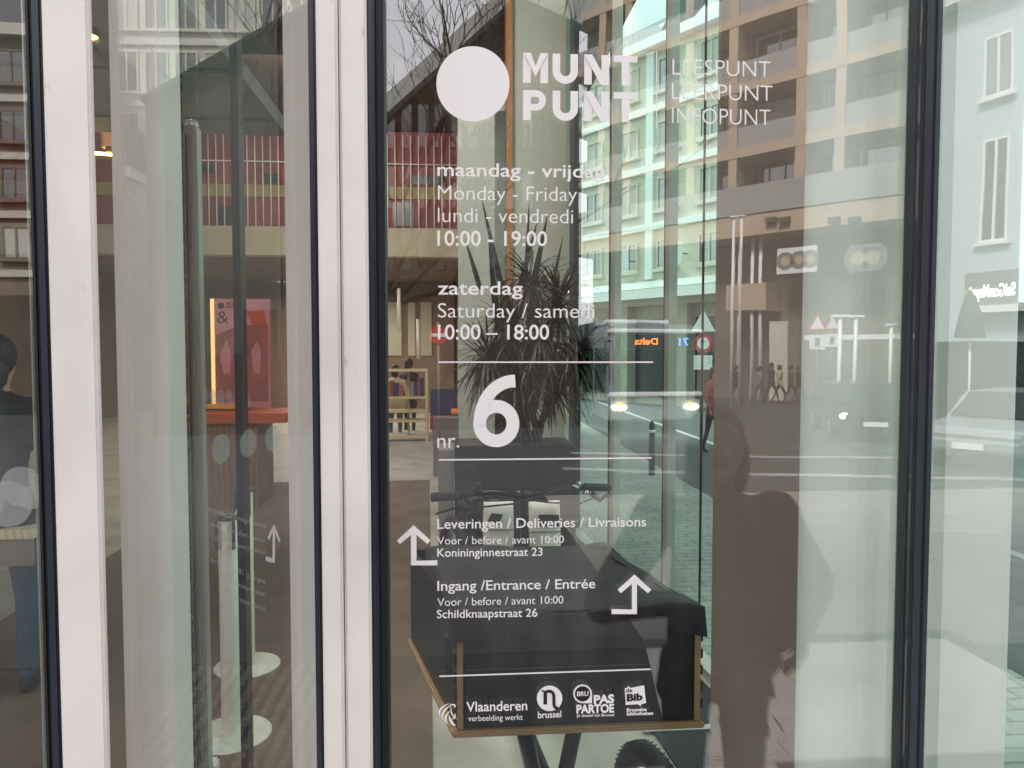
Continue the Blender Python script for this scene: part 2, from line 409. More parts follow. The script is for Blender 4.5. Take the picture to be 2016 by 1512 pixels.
def person(label, loc, rz, mats, height=1.72, stride=.0, arms='down', voxel=.03, group=None, coat=.78, hair=True, fingers=False):
    k = height/1.75
    root = thing('person', label, 'person', group, loc, rz)
    mb = MB()
    q = lambda x, y, z: Vector((x*k, y*k, z*k))
    for sgn in (-1, 1):
        st = stride*sgn
        hip = q(sgn*.095, 0, .92); knee = q(sgn*.1, -st*.5-.02, .5+abs(st)*.02); an = q(sgn*.1, -st*.9+(.05 if st < 0 else 0), .09)
        limb(mb, hip, knee, .095*k, .062*k); limb(mb, knee, an, .06*k, .042*k)
        limb(mb, an+q(0, .02, -.04), an+q(0, -.16, -.055), .045*k, .035*k)
        sh = q(sgn*.19, .0, 1.42)
        if arms == 'down' or (arms == 'walk'):
            el = q(sgn*.25, .04+st*.3, 1.13); ha = q(sgn*.24, -.06+st*.5, .88)
        elif sgn == -1:                      # elbow pushed out, hand back before the waist
            el = q(-.315, .0, 1.17); ha = q(-.2, -.24, 1.1)
        else:                                # hand up holding a phone before the chest
            el = q(.38, -.02, 1.12); ha = q(.13, -.3, 1.22)
        tk = 1.5 if fingers else 1.0
        limb(mb, sh, el, .058*k*tk, .045*k*tk); limb(mb, el, ha, .043*k*tk, .03*k)
        d = (ha-el).normalized()
        mb.ball(ha+d*.05*k, .042*k, 10, sc3=(.6, 1, 1))
        if fingers:
            side = d.cross(Vector((sgn, 0, 0))).normalized()
            for i in range(4):
                b0 = ha+d*.085*k+side*(i-1.5)*.021*k; L = (.075, .085, .08, .06)[i]*k
                m1 = b0+d*L*.55+Vector((-sgn*.012, 0, 0)); limb(mb, b0, m1, .0095*k, .009*k, 6); limb(mb, m1, m1+d*L*.4+Vector((-sgn*.025, 0, 0)), .009*k, .008*k, 6)
            t0 = ha+d*.03*k+side*.04*k; limb(mb, t0, t0+d*.04*k+side*.03*k, .012*k, .01*k, 6)
    limb(mb, q(0, 0, .93), q(0, .01, 1.1), .145*k, .13*k); limb(mb, q(0, .01, 1.1), q(0, .01, 1.36), .13*k, .15*k)
    if fingers: limb(mb, q(-.04, .02, 1.0), q(-.04, .02, 1.32), .2*k, .185*k); limb(mb, q(-.2, .0, 1.36), q(-.30, 0, 1.19), .1*k, .095*k); limb(mb, q(-.30, 0, 1.18), q(-.16, -.1, 1.08), .09*k, .09*k)
    limb(mb, q(-.13, .01, 1.4), q(.13, .01, 1.4), .085*k, .085*k); limb(mb, q(0, .01, 1.42), q(0, -.01, 1.55), .07*k, .055*k)
    if coat < .75:                            # flaring coat skirt
        mb.lathe(q(0, 0, 0), [(.02*k, .96*k), (.17*k, .95*k), (.23*k, coat*k), (.02*k, (coat+.01)*k)], 20)
    mb.ball(q(0, -.02, 1.645), .105*k, 16, sc3=(.78, .92, 1.1))
    mb.ball(q(0, -.115, 1.63), .018*k, 8, sc3=(.7, 1, 1.4)); mb.ball(q(0, -.085, 1.565), .04*k, 8)
    for sgn in (-1, 1): mb.ball(q(sgn*.083, -.01, 1.635), .026*k, 8, sc3=(.4, .8, 1.2))
    def assign(c):
        z = c.z/k; r = math.hypot(c.x, c.y)/k
        if z > 1.5: return 0
        if z > coat: return 0 if (arms in ('down', 'walk') and z < .88 and abs(c.x) > .19*k) else 1
        return 3 if z < .1 else 2
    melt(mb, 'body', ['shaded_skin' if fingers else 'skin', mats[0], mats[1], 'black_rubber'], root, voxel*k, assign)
    if hair:
        h = MB(); h.ball(q(0, .012, 1.675), .112*k, 16, sc3=(.86, .95, 1.0)); h.ball(q(0, .06, 1.6), .085*k, 12, sc3=(.95, .7, 1.3))
        if fingers:
            for sg_ in (-1, 1): h.ball(q(sg_*.075, .0, 1.6), .05*k, 12, sc3=(.6, 1.1, 2.2))
            h.ball(q(0, .05, 1.52), .1*k, 12, sc3=(1.05, .7, 1.2))
        h.build('hair', mats[2], root)
    return root

# ================================================================== SETTING: ground, pavement, road
def g(y): return -.22 + .012*max(min(y, 0), -70)
GX0, GX1 = -90, 90
def strip(name, m, x0, x1, ys, dz):
    mb = MB()
    for a, b in zip(ys[:-1], ys[1:]):
        mb.poly([(x0, a, g(a)+dz), (x1, a, g(a)+dz), (x1, b, g(b)+dz), (x0, b, g(b)+dz)])
    return struct(mb.build(name, m))
strip('road', 'asphalt', -400, 400, [-400, -70, 0, 400], -.12)
S1 = Pz(1409, 1339, .02); S2 = Pz(1138, 1057, .02)
sdv = (S2-S1); sdv.z = 0; sdv.normalize(); snv = Vector((sdv.y, -sdv.x, 0))       # along, outward (to the right)
def SL(y): t = (y-S1.y)/sdv.y; return Vector((S1.x+sdv.x*t, y, 0))
def SW(px):                                # where the pixel column meets the side glass line
    d = ray(px, 756); a, b = d.x, d.y
    den = a*sdv.y-b*sdv.x
    t = ((S1.x-CAM.x)*sdv.y-(S1.y-CAM.y)*sdv.x)/den
    return Vector((CAM.x+a*t, CAM.y+b*t, 0))
YC = .02
CO = SL(YC)                                # the corner of the building
K1 = Pz(1409, 982, g(0)); K2 = Pz(1334, 939, g(0)); kdv = (K2-K1).normalized()
KA = K1+kdv*((-3.4-K1.y)/kdv.y); KB = K1+kdv*((55-K1.y)/kdv.y)
mb = MB()
mb.poly([(-60, -3.4, g(-3.4)), (KA.x, -3.4, g(-3.4)), (KA.x+.0, YC, g(0)), (-60, YC, g(0))])
kc = K1+kdv*((YC-K1.y)/kdv.y)
struct(mb.build('pavement', 'slabs'))
mb = MB(); mb.poly([(CO.x, YC, g(0)), (KA.x, YC, g(0)), (KB.x, 55, g(0)), (SL(55).x, 55, g(0))])
struct(mb.build('side_pavement', 'pavers'))
mb = MB()
mb.prism([(-60, -3.55, g(-3.55)-.14), (-60, -3.4, g(-3.4)-.14), (-60, -3.4, g(-3.4)+.004), (-60, -3.55, g(-3.55)+.004)], (60+KA.x+.15, 0, 0))
mb.prism([(KA.x, -3.4, g(-3.4)-.1), (KA.x+.15, -3.4, g(-3.4)-.1), (KA.x+.15, -3.4, g(-3.4)+.004), (KA.x, -3.4, g(-3.4)+.004)], (0, 3.42, .04))
kn = Vector((kdv.y, -kdv.x, 0))*.15
q = Vector((KA.x, YC, g(0)))
mb.hexa([q+Vector((0, 0, -.1)), q+kn+Vector((0, 0, -.1)), KB+kn+Vector((0, 0, -.1)), KB+Vector((0, 0, -.1))],
        [q+Vector((0, 0, .004)), q+kn+Vector((0, 0, .004)), KB+kn+Vector((0, 0, .004)), KB+Vector((0, 0, .004))])
struct(mb.build('kerb', 'kerb_stone'))
mb = MB(); mb.poly([(-60, -2.0, g(-2.0)+.004), (CO.x, -2.0, g(-2.0)+.004), (CO.x, YC-.005, g(0)+.004), (-60, YC-.005, g(0)+.004)]); struct(mb.build('bounce_paving', 'bounce_paving'))  # pale strip added out of view to bounce light onto posts and column
mb = MB(); mb.poly([(1.25, -3.4, g(-3.4)+.004), (KA.x, -3.4, g(-3.4)+.004), (KA.x, -2.004, g(-2.004)+.004), (1.02, -2.004, g(-2.004)+.004)]); struct(mb.build('added_pavement', 'bounce_paving'))  # pale patch added to brighten the ground reflection over the brown board
mb = MB(); mb.poly([(1.35, -9.5, g(-9.5)-.116), (12, -9.5, g(-9.5)-.116), (12, -3.56, g(-3.56)-.116), (1.35, -3.56, g(-3.56)-.116)]); struct(mb.build('added_apron', 'apron_concrete'))  # light concrete area added to lift the reflection on the right
# tactile studs by the crossing
mb = MB()
for i in range(15):
    for j in range(22):
        x = -1.55+i*.075; y = -3.3+j*.075
        mb.lathe((x, y, g(y)), [(.026, 0), (.022, .012), (.0, .016)], 8)
tag(mb.build('tactile_paving', 'tactile'), kind='stuff')
mb = MB()
for (x0, ya, x1, yb, wd) in ((2.0, -12.2, 9.5, -10.4, .32), (2.5, -14.4, 9.5, -13.0, .3), (5.2, -20, 5.6, -17, .2), (5.4, -27, 5.8, -23, .2)):
    mb.poly([(x0, ya, g(ya)-.116), (x1, yb, g(yb)-.116), (x1, yb+wd, g(yb+wd)-.116), (x0, ya+wd, g(ya+wd)-.116)])
for (x0, ya, x1, yb, wd) in ((1.4, -7.9, 11, -5.9, .2), (1.4, -6.6, 11, -4.4, .1)):
    mb.poly([(x0, ya, g(ya)-.110), (x1, yb, g(yb)-.110), (x1, yb+wd, g(yb+wd)-.110), (x0, ya+wd, g(ya+wd)-.110)])
a = Vector((KA.x+2.2, 3, g(0)-.116)); b = a+kdv*30; c = Vector((.14, 0, 0))
mb.poly([a, a+c, b+c, b])
struct(mb.build('road_markings', 'road_paint'))

# ================================================================== FACADE
ZT = 3.3; ZB = -.22
def vbox(mb, p0, p1, y0, y1, z0=ZB, z1=ZT, mi=0):
    return mb.box(X(p0, y0), X(p1, y0), y0, y1, z0, z1, mi)
FL = -7.0
t = thing('building_facade', 'pale masonry of the library above and beside the glazed ground floor', 'building')
mb = MB(); mb.box(FL-2, CO.x+.02, -.02, .3, ZT, 9.2); mb.box(FL-2, FL, -.02, .3, ZB, ZT)
mb.build('front_wall', 'stone_light', t)
mb = MB(); c0 = SL(.31); c1 = SL(6.2)
for (za, zb) in ((5.4, 9.2),):
    mb.hexa([c0+Vector((0, 0, za)), c0+snv*.25+Vector((0, 0, za)), c1+snv*.25+Vector((0, 0, za)), c1+Vector((0, 0, za))],
            [c0+Vector((0, 0, zb)), c0+snv*.25+Vector((0, 0, zb)), c1+snv*.25+Vector((0, 0, zb)), c1+Vector((0, 0, zb))])
c0 = SL(6.2); c1 = SL(20)
mb.hexa([c0+Vector((0, 0, ZB)), c0+snv*.25+Vector((0, 0, ZB)), c1+snv*.25+Vector((0, 0, ZB)), c1+Vector((0, 0, ZB))],
        [c0+Vector((0, 0, 9.2)), c0+snv*.25+Vector((0, 0, 9.2)), c1+snv*.25+Vector((0, 0, 9.2)), c1+Vector((0, 0, 9.2))])
mb.build('side_wall', 'stone_light', t)
mb = MB(); mb.box(FL-2, FL-1.8, .31, 20.2, ZB, 9.2); mb.box(FL-1.8, SL(20).x+.2, 20.01, 20.3, ZB, 9.2); mb.build('rear_wall', 'brown_wall', t)
mb = MB(); mb.box(FL-2, CO.x+.2, -.02, 20.3, 9.21, 9.4); mb.build('roof', 'ceiling', t)
# inside floor
mb = MB(); mb.prism([(FL-1.8, .04, -.2), (SL(.04).x-.01, .04, -.2), (SL(20).x, 20, -.2), (FL-1.8, 20, -.2)], (0, 0, .2))
struct(mb.build('floor', 'floor_light'))

# --- white uprights
t = thing('white_mullion', 'wide white two-part door post with a seam beside the lettered window', 'mullion')
mb = MB(); vbox(mb, 629, 671, -.035, .2); mb.build('profile', 'white_alu', t, .004)
mb = MB(); vbox(mb, 673.5, 727, -.030, .2); mb.build('profile', 'white_alu', t, .004)
mb = MB(); vbox(mb, 671.5, 673, -.015, .19); mb.build('seam', 'black_rubber', t)
t = thing('white_mullion', 'single white upright post left of the revolving door opening', 'mullion')
mb = MB(); vbox(mb, 100, 191, -.035, -.018); mb.build('profile', 'white_alu', t, .004)

# --- windows
def window(name, label, gp, gasks, cat='window'):
    t = thing(name, label, cat)
    mb = MB(); vbox(mb, gp[0], gp[1], .02, .03); mb.build('glass', 'facade_glass', t)
    for (a, b, y0, y1, m) in gasks:
        mb = MB(); vbox(mb, a, b, y0, y1); mb.build('gasket', m, t, .003)
    return t
shop = window('shop_window', 'large clear pane carrying white opening hours, arrows and logos', (758, 1810),
              [(727.5, 742, -.022, .05, 'navy_frame'), (742.5, 760, -.006, .045, 'black_rubber')])
wl = window('door_window', 'narrow pane between the two white posts in front of the revolving door', (150, 622),
            [(614, 628.5, -.02, .05, 'navy_frame')])
wf = window('side_window', 'far left pane with dark gasket, cut off by the picture edge', (-2600, 72),
            [(80, 99.5, -.022, .05, 'navy_frame'), (68, 79.5, -.008, .045, 'black_rubber')])
mb = MB(); vbox(mb, 63, 66, .031, .04); mb.build('glazing_bead', 'aluminium', wf)
wr = window('corner_window', 'right pane reflecting the pale house with white windows', (1842, 2560), [])
t = thing('window_frame', 'slim dark navy frame between the lettered pane and the corner pane', 'frame')
mb = MB(); vbox(mb, 1808, 1824, .0, .016); mb.build('inner_profile', 'black_rubber', t, .003)
mb = MB(); vbox(mb, 1824.5, 1840.5, -.022, .02); mb.build('outer_profile', 'navy_frame', t, .004)
mb = MB(); vbox(mb, 1789, 1800, .034, .038); mb.build('inner_profile', 'navy_frame', t)
mb = MB(); vbox(mb, 1801, 1807, .034, .038); mb.build('trim_strip', 'aluminium', t)
t2 = thing('corner_post', 'dark post at the corner of the building', 'post')
mb = MB(); mb.box(CO.x-.05, CO.x+.02, -.021, .08, ZB, ZT-.003); mb.build('profile', 'navy_frame', t2)

# frosted dots on the far left pane
for (cx, cyy, r) in ((42, 958, 38), (16, 992, 44), (-40, 985, 44), (60, 980, 22)):
    mb = MB(); c = P(cx, cyy, .016-.0004*cx/40); rr = r/F_PX*1.27
    mb.poly([(c.x+rr*math.cos(a*math.pi/18), c.y, c.z+rr*math.sin(a*math.pi/18)) for a in range(36)])
    o = mb.build('frosted_dot', 'frost_film', wf)

# ================================================================== LETTERING on the shop window (plane in front of the glass)
LY = .0194
def L3(px, py, y=LY): return P(px, py, y)
def line(name, body, x0, x1, yb0, yb1, cap, weight, mi='vinyl', y=LY, space=1.0, shear=0):
    mb = MB(); o = L3(x0, yb0, y); ux = L3(x1, yb1, y)-o; uz = L3(x0, yb0-cap, y)-o
    lettering(mb, body, o, ux, uz, weight, shear, space)
    return mb.build(name, mi, shop)
def ppoly(mb, pts, y=LY): mb.poly([L3(a, b, y) for a, b in pts]); return mb
def disc_pts(cx, cyy, rx, ry=None, n=72): ry = ry or rx; return [(cx+rx*math.cos(2*math.pi*i/n), cyy+ry*math.sin(2*math.pi*i/n)) for i in range(n)]
mb = MB(); ppoly(mb, disc_pts(931, 165, 72, 74)); mb.build('logo_disc', 'vinyl', shop)
def stroke(mb, pts, wd, y):
    n = len(pts); 
    if not isinstance(wd, list): wd = [wd]*n
    A = []; B = []
    for i in range(n):
        tx = pts[min(i+1, n-1)][0]-pts[max(i-1, 0)][0]; ty = pts[min(i+1, n-1)][1]-pts[max(i-1, 0)][1]
        q = math.hypot(tx, ty) or 1; nx, ny = -ty/q, tx/q
        A.append((pts[i][0]+nx*wd[i]/2, pts[i][1]+ny*wd[i]/2)); B.append((pts[i][0]-nx*wd[i]/2, pts[i][1]-ny*wd[i]/2))
    for i in range(n-1): ppoly(mb, [A[i], A[i+1], B[i+1], B[i]], y)
    return mb
def block(word, x0, yt, slope, dx):
    mb = MB(); W = 15.0; e = LY; lay = [0]
    def sg(pts, wd=W):
        lay[0] += 1; stroke(mb, [(a_, b_+slope*(a_-1030)) for a_, b_ in pts], wd, e-.00015*lay[0])
    H_ = 59.0
    for ch, x, wd in zip(word, x0, dx):
        if ch == 'M':
            sg([(x+W/2, yt), (x+W/2, yt+H_)]); sg([(x+wd-W/2, yt), (x+wd-W/2, yt+H_)])
            m = x+wd/2; ppoly(mb, [(a_, b_+slope*(a_-1030)) for a_, b_ in ((x+1, yt), (x+W, yt), (m, yt+26), (x+wd-W, yt), (x+wd-1, yt), (m, yt+46))], e-.002)
        if ch == 'N':
            sg([(x+W/2, yt), (x+W/2, yt+H_)]); sg([(x+wd-W/2, yt), (x+wd-W/2, yt+H_)])
            ppoly(mb, [(a_, b_+slope*(a_-1030)) for a_, b_ in ((x, yt), (x+W+1, yt), (x+wd, yt+H_), (x+wd-W-1, yt+H_))], e-.002)
        if ch == 'T':
            sg([(x, yt+6.5), (x+wd, yt+6.5)], 13); sg([(x+wd/2, yt+5), (x+wd/2, yt+H_)])
        if ch == 'U':
            c = x+wd/2; r = wd/2-W/2
            sg([(x+W/2, yt)]+[(c+r*math.cos(math.pi-math.pi*i/16), yt+H_-r-W/2+r*math.sin(math.pi*i/16)) for i in range(17)]+[(x+wd-W/2, yt)])
        if ch == 'P':
            sg([(x+W/2, yt), (x+W/2, yt+H_)]); r = 13.5
            sg([(x+W/2, yt+6.5), (x+wd-r-7, yt+6.5)]+[(x+wd-r-6.5+r*math.sin(math.pi*i/14), yt+6.5+r-r*math.cos(math.pi*i/14)) for i in range(1, 14)]+[(x+wd-r-7, yt+6.5+2*r), (x+W/2, yt+6.5+2*r)], 13)
    mb.build('logo_lettering', 'vinyl', shop)
block('MUNT', (1030, 1088, 1150, 1208), 103.5, .03, (49, 50, 49, 47))
block('PUNT', (1030, 1088, 1150, 1208), 177, .022, (45, 50, 49, 47))
mb = MB(); ppoly(mb, [(1292, 100), (1293.6, 100), (1293, 253), (1291.4, 253)]); mb.build('divider_line', 'vinyl', shop)
line('slogan_lettering', 'LEESPUNT', 1324, 1517, 147, 152, 31, -.012)
line('slogan_lettering', 'LEERPUNT', 1323, 1521, 195, 199.5, 31, -.012)
line('slogan_lettering', 'INFOPUNT', 1323, 1517, 243, 247, 31, -.012)
HW = .010
line('opening_hours_lettering', 'maandag - vrijdag', 861, 1190, 346, 350, 26, HW)
line('opening_hours_lettering', 'Monday - Friday', 862, 1136, 393, 396, 28, -.008)
line('opening_hours_lettering', 'lundi - vendredi', 862, 1128, 437, 440, 28, -.008)
line('opening_hours_lettering', '10:00 - 19:00', 861, 1077, 483, 484, 29, HW)
line('opening_hours_lettering', 'zaterdag', 862, 1029, 579.5, 580, 26, HW)
line('opening_hours_lettering', 'Saturday / samedi', 862, 1170, 625, 626, 28, -.006)
line('opening_hours_lettering', '10:00 – 18:00', 862, 1081, 668, 668, 29, HW)
def rule(x0, y0, x1, y1, hh=1.4):
    mb = MB(); ppoly(mb, [(x0, y0-hh), (x1, y1-hh), (x1, y1+hh), (x0, y0+hh)]); mb.build('rule_line', 'vinyl', shop)
rule(863, 713, 1286, 713); rule(864, 905.5, 1283, 901.5); rule(865, 1331.5, 1281, 1317.5)
line('house_number_lettering', 'nr.', 861, 904, 882, 881, 29, -.004)
# the big 6: a stroke of changing width
pts = []
for i in range(40):
    a = -math.pi*.5+2*math.pi*i/39; pts.append((977+34*math.cos(a), 834+35.5*math.sin(a)))
def bez(p0, p1, p2, p3, n=16):
    o = []
    for i in range(n+1):
        u = i/n; v = 1-u
        o.append(tuple(v**3*p0[k]+3*v*v*u*p1[k]+3*v*u*u*p2[k]+u**3*p3[k] for k in (0, 1)))
    return o
mb = MB()
loop = [(977+33*math.cos(a), 834+34*math.sin(a)) for a in [math.pi+2*math.pi*i/44 for i in range(45)]]
stroke(mb, loop, 25, LY)
stem = bez((1014.5, 750), (975, 750), (944, 786), (944, 838))
stroke(mb, stem, [25-1*i/16 for i in range(17)], LY-.0005)
mb.build('house_number_lettering', 'vinyl', shop)
def arrow(cx, top, bot, foot, w=14):
    mb = MB(); h = 33
    ppoly(mb, [(cx-w/2, top+12), (cx+w/2, top+12), (cx+w/2, bot), (cx-w/2, bot)])
    x0 = cx+w/2 if foot > cx else cx-w/2
    ppoly(mb, [(x0, bot-9), (foot, bot-10), (foot, bot), (x0, bot)])
    ppoly(mb, [(cx, top), (cx, top+14.5), (cx-h+6, top+37), (cx-h, top+30)], LY-.0004)
    ppoly(mb, [(cx, top), (cx+h, top+30), (cx+h-6, top+37), (cx, top+14.5)], LY-.0004)
    mb.build('arrow_mark', 'vinyl', shop)
arrow(814.5, 1034, 1113, 861, 11); arrow(1249, 1131, 1209, 1204, 10)
line('direction_lettering', 'Leveringen / Deliveries / Livraisons', 861, 1272, 1041, 1036, 19, .008)
line('direction_lettering', 'Voor / before / avant 10:00', 861, 1110, 1072, 1069, 15, -.002)
line('direction_lettering', 'Konininginnestraat 23', 861, 1068, 1096, 1094, 16, .008)
line('direction_lettering', 'Ingang /Entrance / Entrée', 861, 1172, 1163, 1158, 19, .008)
line('direction_lettering', 'Voor / before / avant 10:00', 861, 1109, 1193, 1188, 15, -.002)
line('direction_lettering', 'Schildknaapstraat 26', 860, 1058, 1217, 1214, 16, .008)
# sponsor marks
mb = MB()
for pts, wd in ((bez((884, 1385), (868, 1392), (862, 1400), (866, 1410)), 4), (bez((888, 1388), (872, 1398), (868, 1408), (873, 1418)), 4.5),
                (bez((886, 1400), (876, 1408), (874, 1416), (882, 1426)), 4.5), (bez((884, 1408), (886, 1420), (892, 1428), (897, 1428)), 5),
                (bez((888, 1386), (886, 1402), (890, 1410), (900, 1416)), 2.5), (bez((885, 1388), (893, 1385), (900, 1390), (893, 1394)), 3.5), (bez((897, 1404), (894, 1410), (898, 1414), (888, 1416)), 3.5)):
    k = len(pts); stroke(mb, pts, [max(.8, wd*math.sin(math.pi*(i+.5)/k)) for i in range(k)], LY-.0003*len(mb.f)/16)
mb.build('lion_emblem', 'vinyl', shop)
line('sponsor_lettering', 'Vlaanderen', 918, 1038, 1401, 1398, 19, .012)
line('sponsor_lettering', 'verbeelding werkt', 922, 1029, 1420, 1417, 11, 0)
mb = MB(); ppoly(mb, disc_pts(1082, 1375, 25)); mb.build('round_logo', 'vinyl', shop)
mb = MB(); y2 = LY-.0006
stroke(mb, [(1073.5, 1362), (1073.5, 1387)], 7, y2); stroke(mb, bez((1066, 1360), (1076, 1360), (1073, 1366), (1073.5, 1369), 8), 3, y2-.0002)
stroke(mb, [(1073, 1370)]+bez((1075, 1362), (1086, 1358), (1090.5, 1364), (1090.5, 1374), 10)+[(1090.5, 1384)]+bez((1090.5, 1386), (1091, 1393), (1095, 1395), (1099, 1394), 6), 6, y2-.0004)
mb.build('logo_letter', 'vinyl_dark', shop)
line('sponsor_lettering', 'brussel', 1059, 1105, 1414, 1412, 13, .014)
mb = MB(); ppoly(mb, disc_pts(1147, 1366, 18.5)); ppoly(mb, [(1147, 1366), (1165.5, 1366), (1165.5, 1384.5), (1147, 1384.5)], LY-.0003); mb.build('round_logo', 'vinyl', shop)
mb = MB(); ppoly(mb, disc_pts(1147, 1366, 15), LY-.0006); mb.build('logo_disc', 'vinyl_dark', shop)
line('logo_letter', 'BRU', 1136, 1158.5, 1370.5, 1369.5, 9, .02, y=LY-.001)
line('sponsor_lettering', 'PAS', 1169, 1209, 1385, 1383, 16.5, .045)
line('sponsor_lettering', 'PARTOE', 1135, 1209, 1404, 1402, 16.5, .04)
line('sponsor_lettering', 'Je sleutel tot Brussel', 1135, 1209, 1411.5, 1410, 5.5, .01)
mb = MB(); ppoly(mb, [(1230, 1355), (1236, 1353.5), (1236, 1349.5), (1241, 1354.5), (1268, 1349), (1272, 1384), (1262, 1386.5), (1262, 1391), (1256, 1386.5), (1232, 1388)]); mb.build('flag_logo', 'vinyl', shop)
line('logo_letter', 'de', 1232, 1245, 1363.5, 1362.5, 8, .02, 'vinyl_dark', LY-.0006)
line('logo_letter', 'Bib', 1234, 1265, 1380.5, 1378, 14, .045, 'vinyl_dark', LY-.0006)
line('sponsor_lettering', 'Brusselse', 1234, 1273, 1401, 1399.5, 6.5, .03)
line('sponsor_lettering', 'bibliotheken', 1234, 1286, 1408.5, 1407, 6.5, .03)

# ================================================================== INSIDE, right: column, panel, side glass
t = thing('column', 'pale rounded column right of the brown board, behind the lettered pane', 'column')
xa = X(1577, .30)
def colprof(xl, xr, r, y0, dp):
    prof = []
    for i in range(17): a_ = R(-90+i*90/16); prof.append((xr-r+r*math.cos(a_), y0+r+r*math.sin(a_), 0))
    return prof+[(xr, y0+dp, 0), (xl, y0+dp, 0), (xl, y0, 0)]
mb = MB(); mb.prism(colprof(X(1577, .14), X(1792, .26), .22, .14, .235), (0, 0, 8.9)); mb.build('shaft', 'column_white', t)
t = thing('column', 'pale column with a rounded right edge behind the corner pane', 'column')
mb = MB(); mb.prism(colprof(X(1792, .24)+.006, X(2034, .13), .07, .13, .42), (0, 0, 8.9)); mb.build('shaft', 'column_white', t)
t = thing('shade_strip', 'added dark strip deepening the shade between the two pale columns', 'post')
mb = MB(); mb.box(X(1784, .10), X(1806, .10), .10, .118, 0, 8.9); mb.build('profile', 'dark_profile', t)  # dark strip added in place of the shade between the columns
t = thing('partition_panel', 'flat brown partition board beside the pale column', 'panel')
mb = MB(); mb.box(X(1411, .125), X(1577, .125), .125, .138, 0, 8.9); mb.build('board', 'brown_panel', t)

t = thing('glass_wall', 'green tinted side glass wall with grey uprights looking onto the side street', 'window')
def along(mb, a, b, th0, th1, z0, z1):
    a = a.copy(); b = b.copy()
    vs = [a+snv*th0, b+snv*th0, b+snv*th1, a+snv*th1]
    mb.hexa([v+Vector((0, 0, z0)) for v in vs], [v+Vector((0, 0, z1)) for v in vs]); return mb
sA = SL(.1); sB = SL(6.15)
mb = MB(); along(mb, sA, sB, .04, .05, .03, 5.39); mb.build('glass', 'side_glass', t)
def upright(px, wid, dep, m):
    c = SW(px); mb = MB(); along(mb, c-sdv*wid/2, c+sdv*wid/2, -dep, .039, .02, 5.38); mb.build('upright', m, t)
upright(1199, .05, .0, 'dark_profile'); upright(1208, .10, .012, 'aluminium')
upright(1307, .04, .0, 'dark_profile'); upright(1315, .07, .012, 'aluminium'); upright(1370, .012, -.03, 'black_rubber')
mb = MB(); along(mb, sA, sB, -.03, .06, .001, .05); mb.build('sill', 'aluminium', t)

# white wall behind the plant
WY = 5.75
t = thing('partition_wall', 'plain off-white wall with a copper edged slot behind the plant', 'wall')
mb = MB(); mb.box(X(1009, WY), SL(WY).x-.02, WY, WY+.2, 0, 8.9)
mb.box(X(903, WY), X(974, WY), WY, WY+.2, 0, 3.95); mb.build('wall_panel', 'plaster', t)
mb = MB(); mb.box(X(997, WY), X(1009, WY)-.001, WY-.03, WY+.2, 0, 8.9); mb.build('copper_trim', 'copper', t)
mb = MB(); mb.box(X(974, WY)+.001, X(997, WY)-.001, WY+.05, WY+.1, 0, 3.95); mb.build('glazed_slot', 'window_pane', t)
mb = MB(); p = P(1137, 756, WY-.2); mb.box(p.x-.05, p.x+.02, WY-.25, WY-.001, .0, 8.8); tag(mb.build('wall_post', 'dark_profile'), 'dark metal post closing the white wall against the green glass', 'post')
# doormat strips along the glass
m0 = MB(); a = SL(1.5)-snv*.06; b = SL(3.4)-snv*.06
m0.prism([a, b, b-snv*.42, a-snv*.42], (0, 0, .012)); tag(m0.build('doormat', 'mat_ribs'), 'black ribbed mat running along the foot of the green glass', 'doormat')
m0 = MB(); c = Pz(1395, 1432, .013); m0.box(c.x-.3, c.x+.1, c.y-.02, c.y+.02, .0125, .018); tag(m0.build('mat_trim', 'aluminium'), 'thin pale metal strip lying across the black mat', 'trim')

# ---- planter and plant
PYp = 4.4
t = thing('planter', 'large matt black planter box behind the bicycle', 'planter')
x0, x1 = X(895, PYp, 880), X(1134, PYp, 880); zt = P(1000, 879, PYp).z
mb = MB(); mb.box(x0, x1, PYp, PYp+.55, 0, zt); mb.build('box', 'planter', t, .01)
mb = MB(); mb.box(x0+.04, x1-.04, PYp+.04, PYp+.51, zt+.001, zt+.006); mb.build('soil', 'plant_stem', t)
mb = MB(); mb.box(X(862, PYp, 880), x0-.004, PYp+.05, PYp+.5, 0, zt-.03); tag(mb.build('crate_board', 'grey_box'), 'grey upright board leaning beside the black planter', 'board')
plant = thing('potted_plant', 'big dark spiky dracaena with drooping narrow leaves in the black planter', 'plant')
rp = random.Random(3)
def leaf(mb, base, az, el, L, wd, droop, n=7, flat=False):
    d = Vector((math.cos(az)*math.cos(el), math.sin(az)*math.cos(el), math.sin(el))); p = Vector(base); vs = []; fs = []
    side = d.cross(Vector((0, 0, 1))); side = side.normalized() if side.length > .05 else Vector((1, 0, 0))
    if flat: side = Vector((1, .25, 0)).normalized()
    for i in range(n+1):
        u = i/n; wv = wd*(min(1, u*6+.4))*(1-u**2.2)+.0006
        up = side.cross(d).normalized()
        vs += [p-side*wv+up*wv*.35, p.copy(), p+side*wv+up*wv*.35]
        d = (d+Vector((0, 0, -droop/n*(.4+1.3*u)))).normalized(); p = p+d*L/n
    for i in range(n):
        k = i*3; fs += [(k, k+1, k+4, k+3), (k+1, k+2, k+5, k+4)]
    mb.add(vs, fs, 0, True)
PD = PYp+.27
heads = [(1045, 560, 0), (960, 700, 0), (1150, 690, -.05), (1100, 590, .1), (1010, 640, .05), (1085, 740, -.1), (1020, 760, -.12), (1060, 665, -.1)]
mbl = MB(); mbs = MB()
basep = Vector((X(1040, PD, 870), PD, zt))
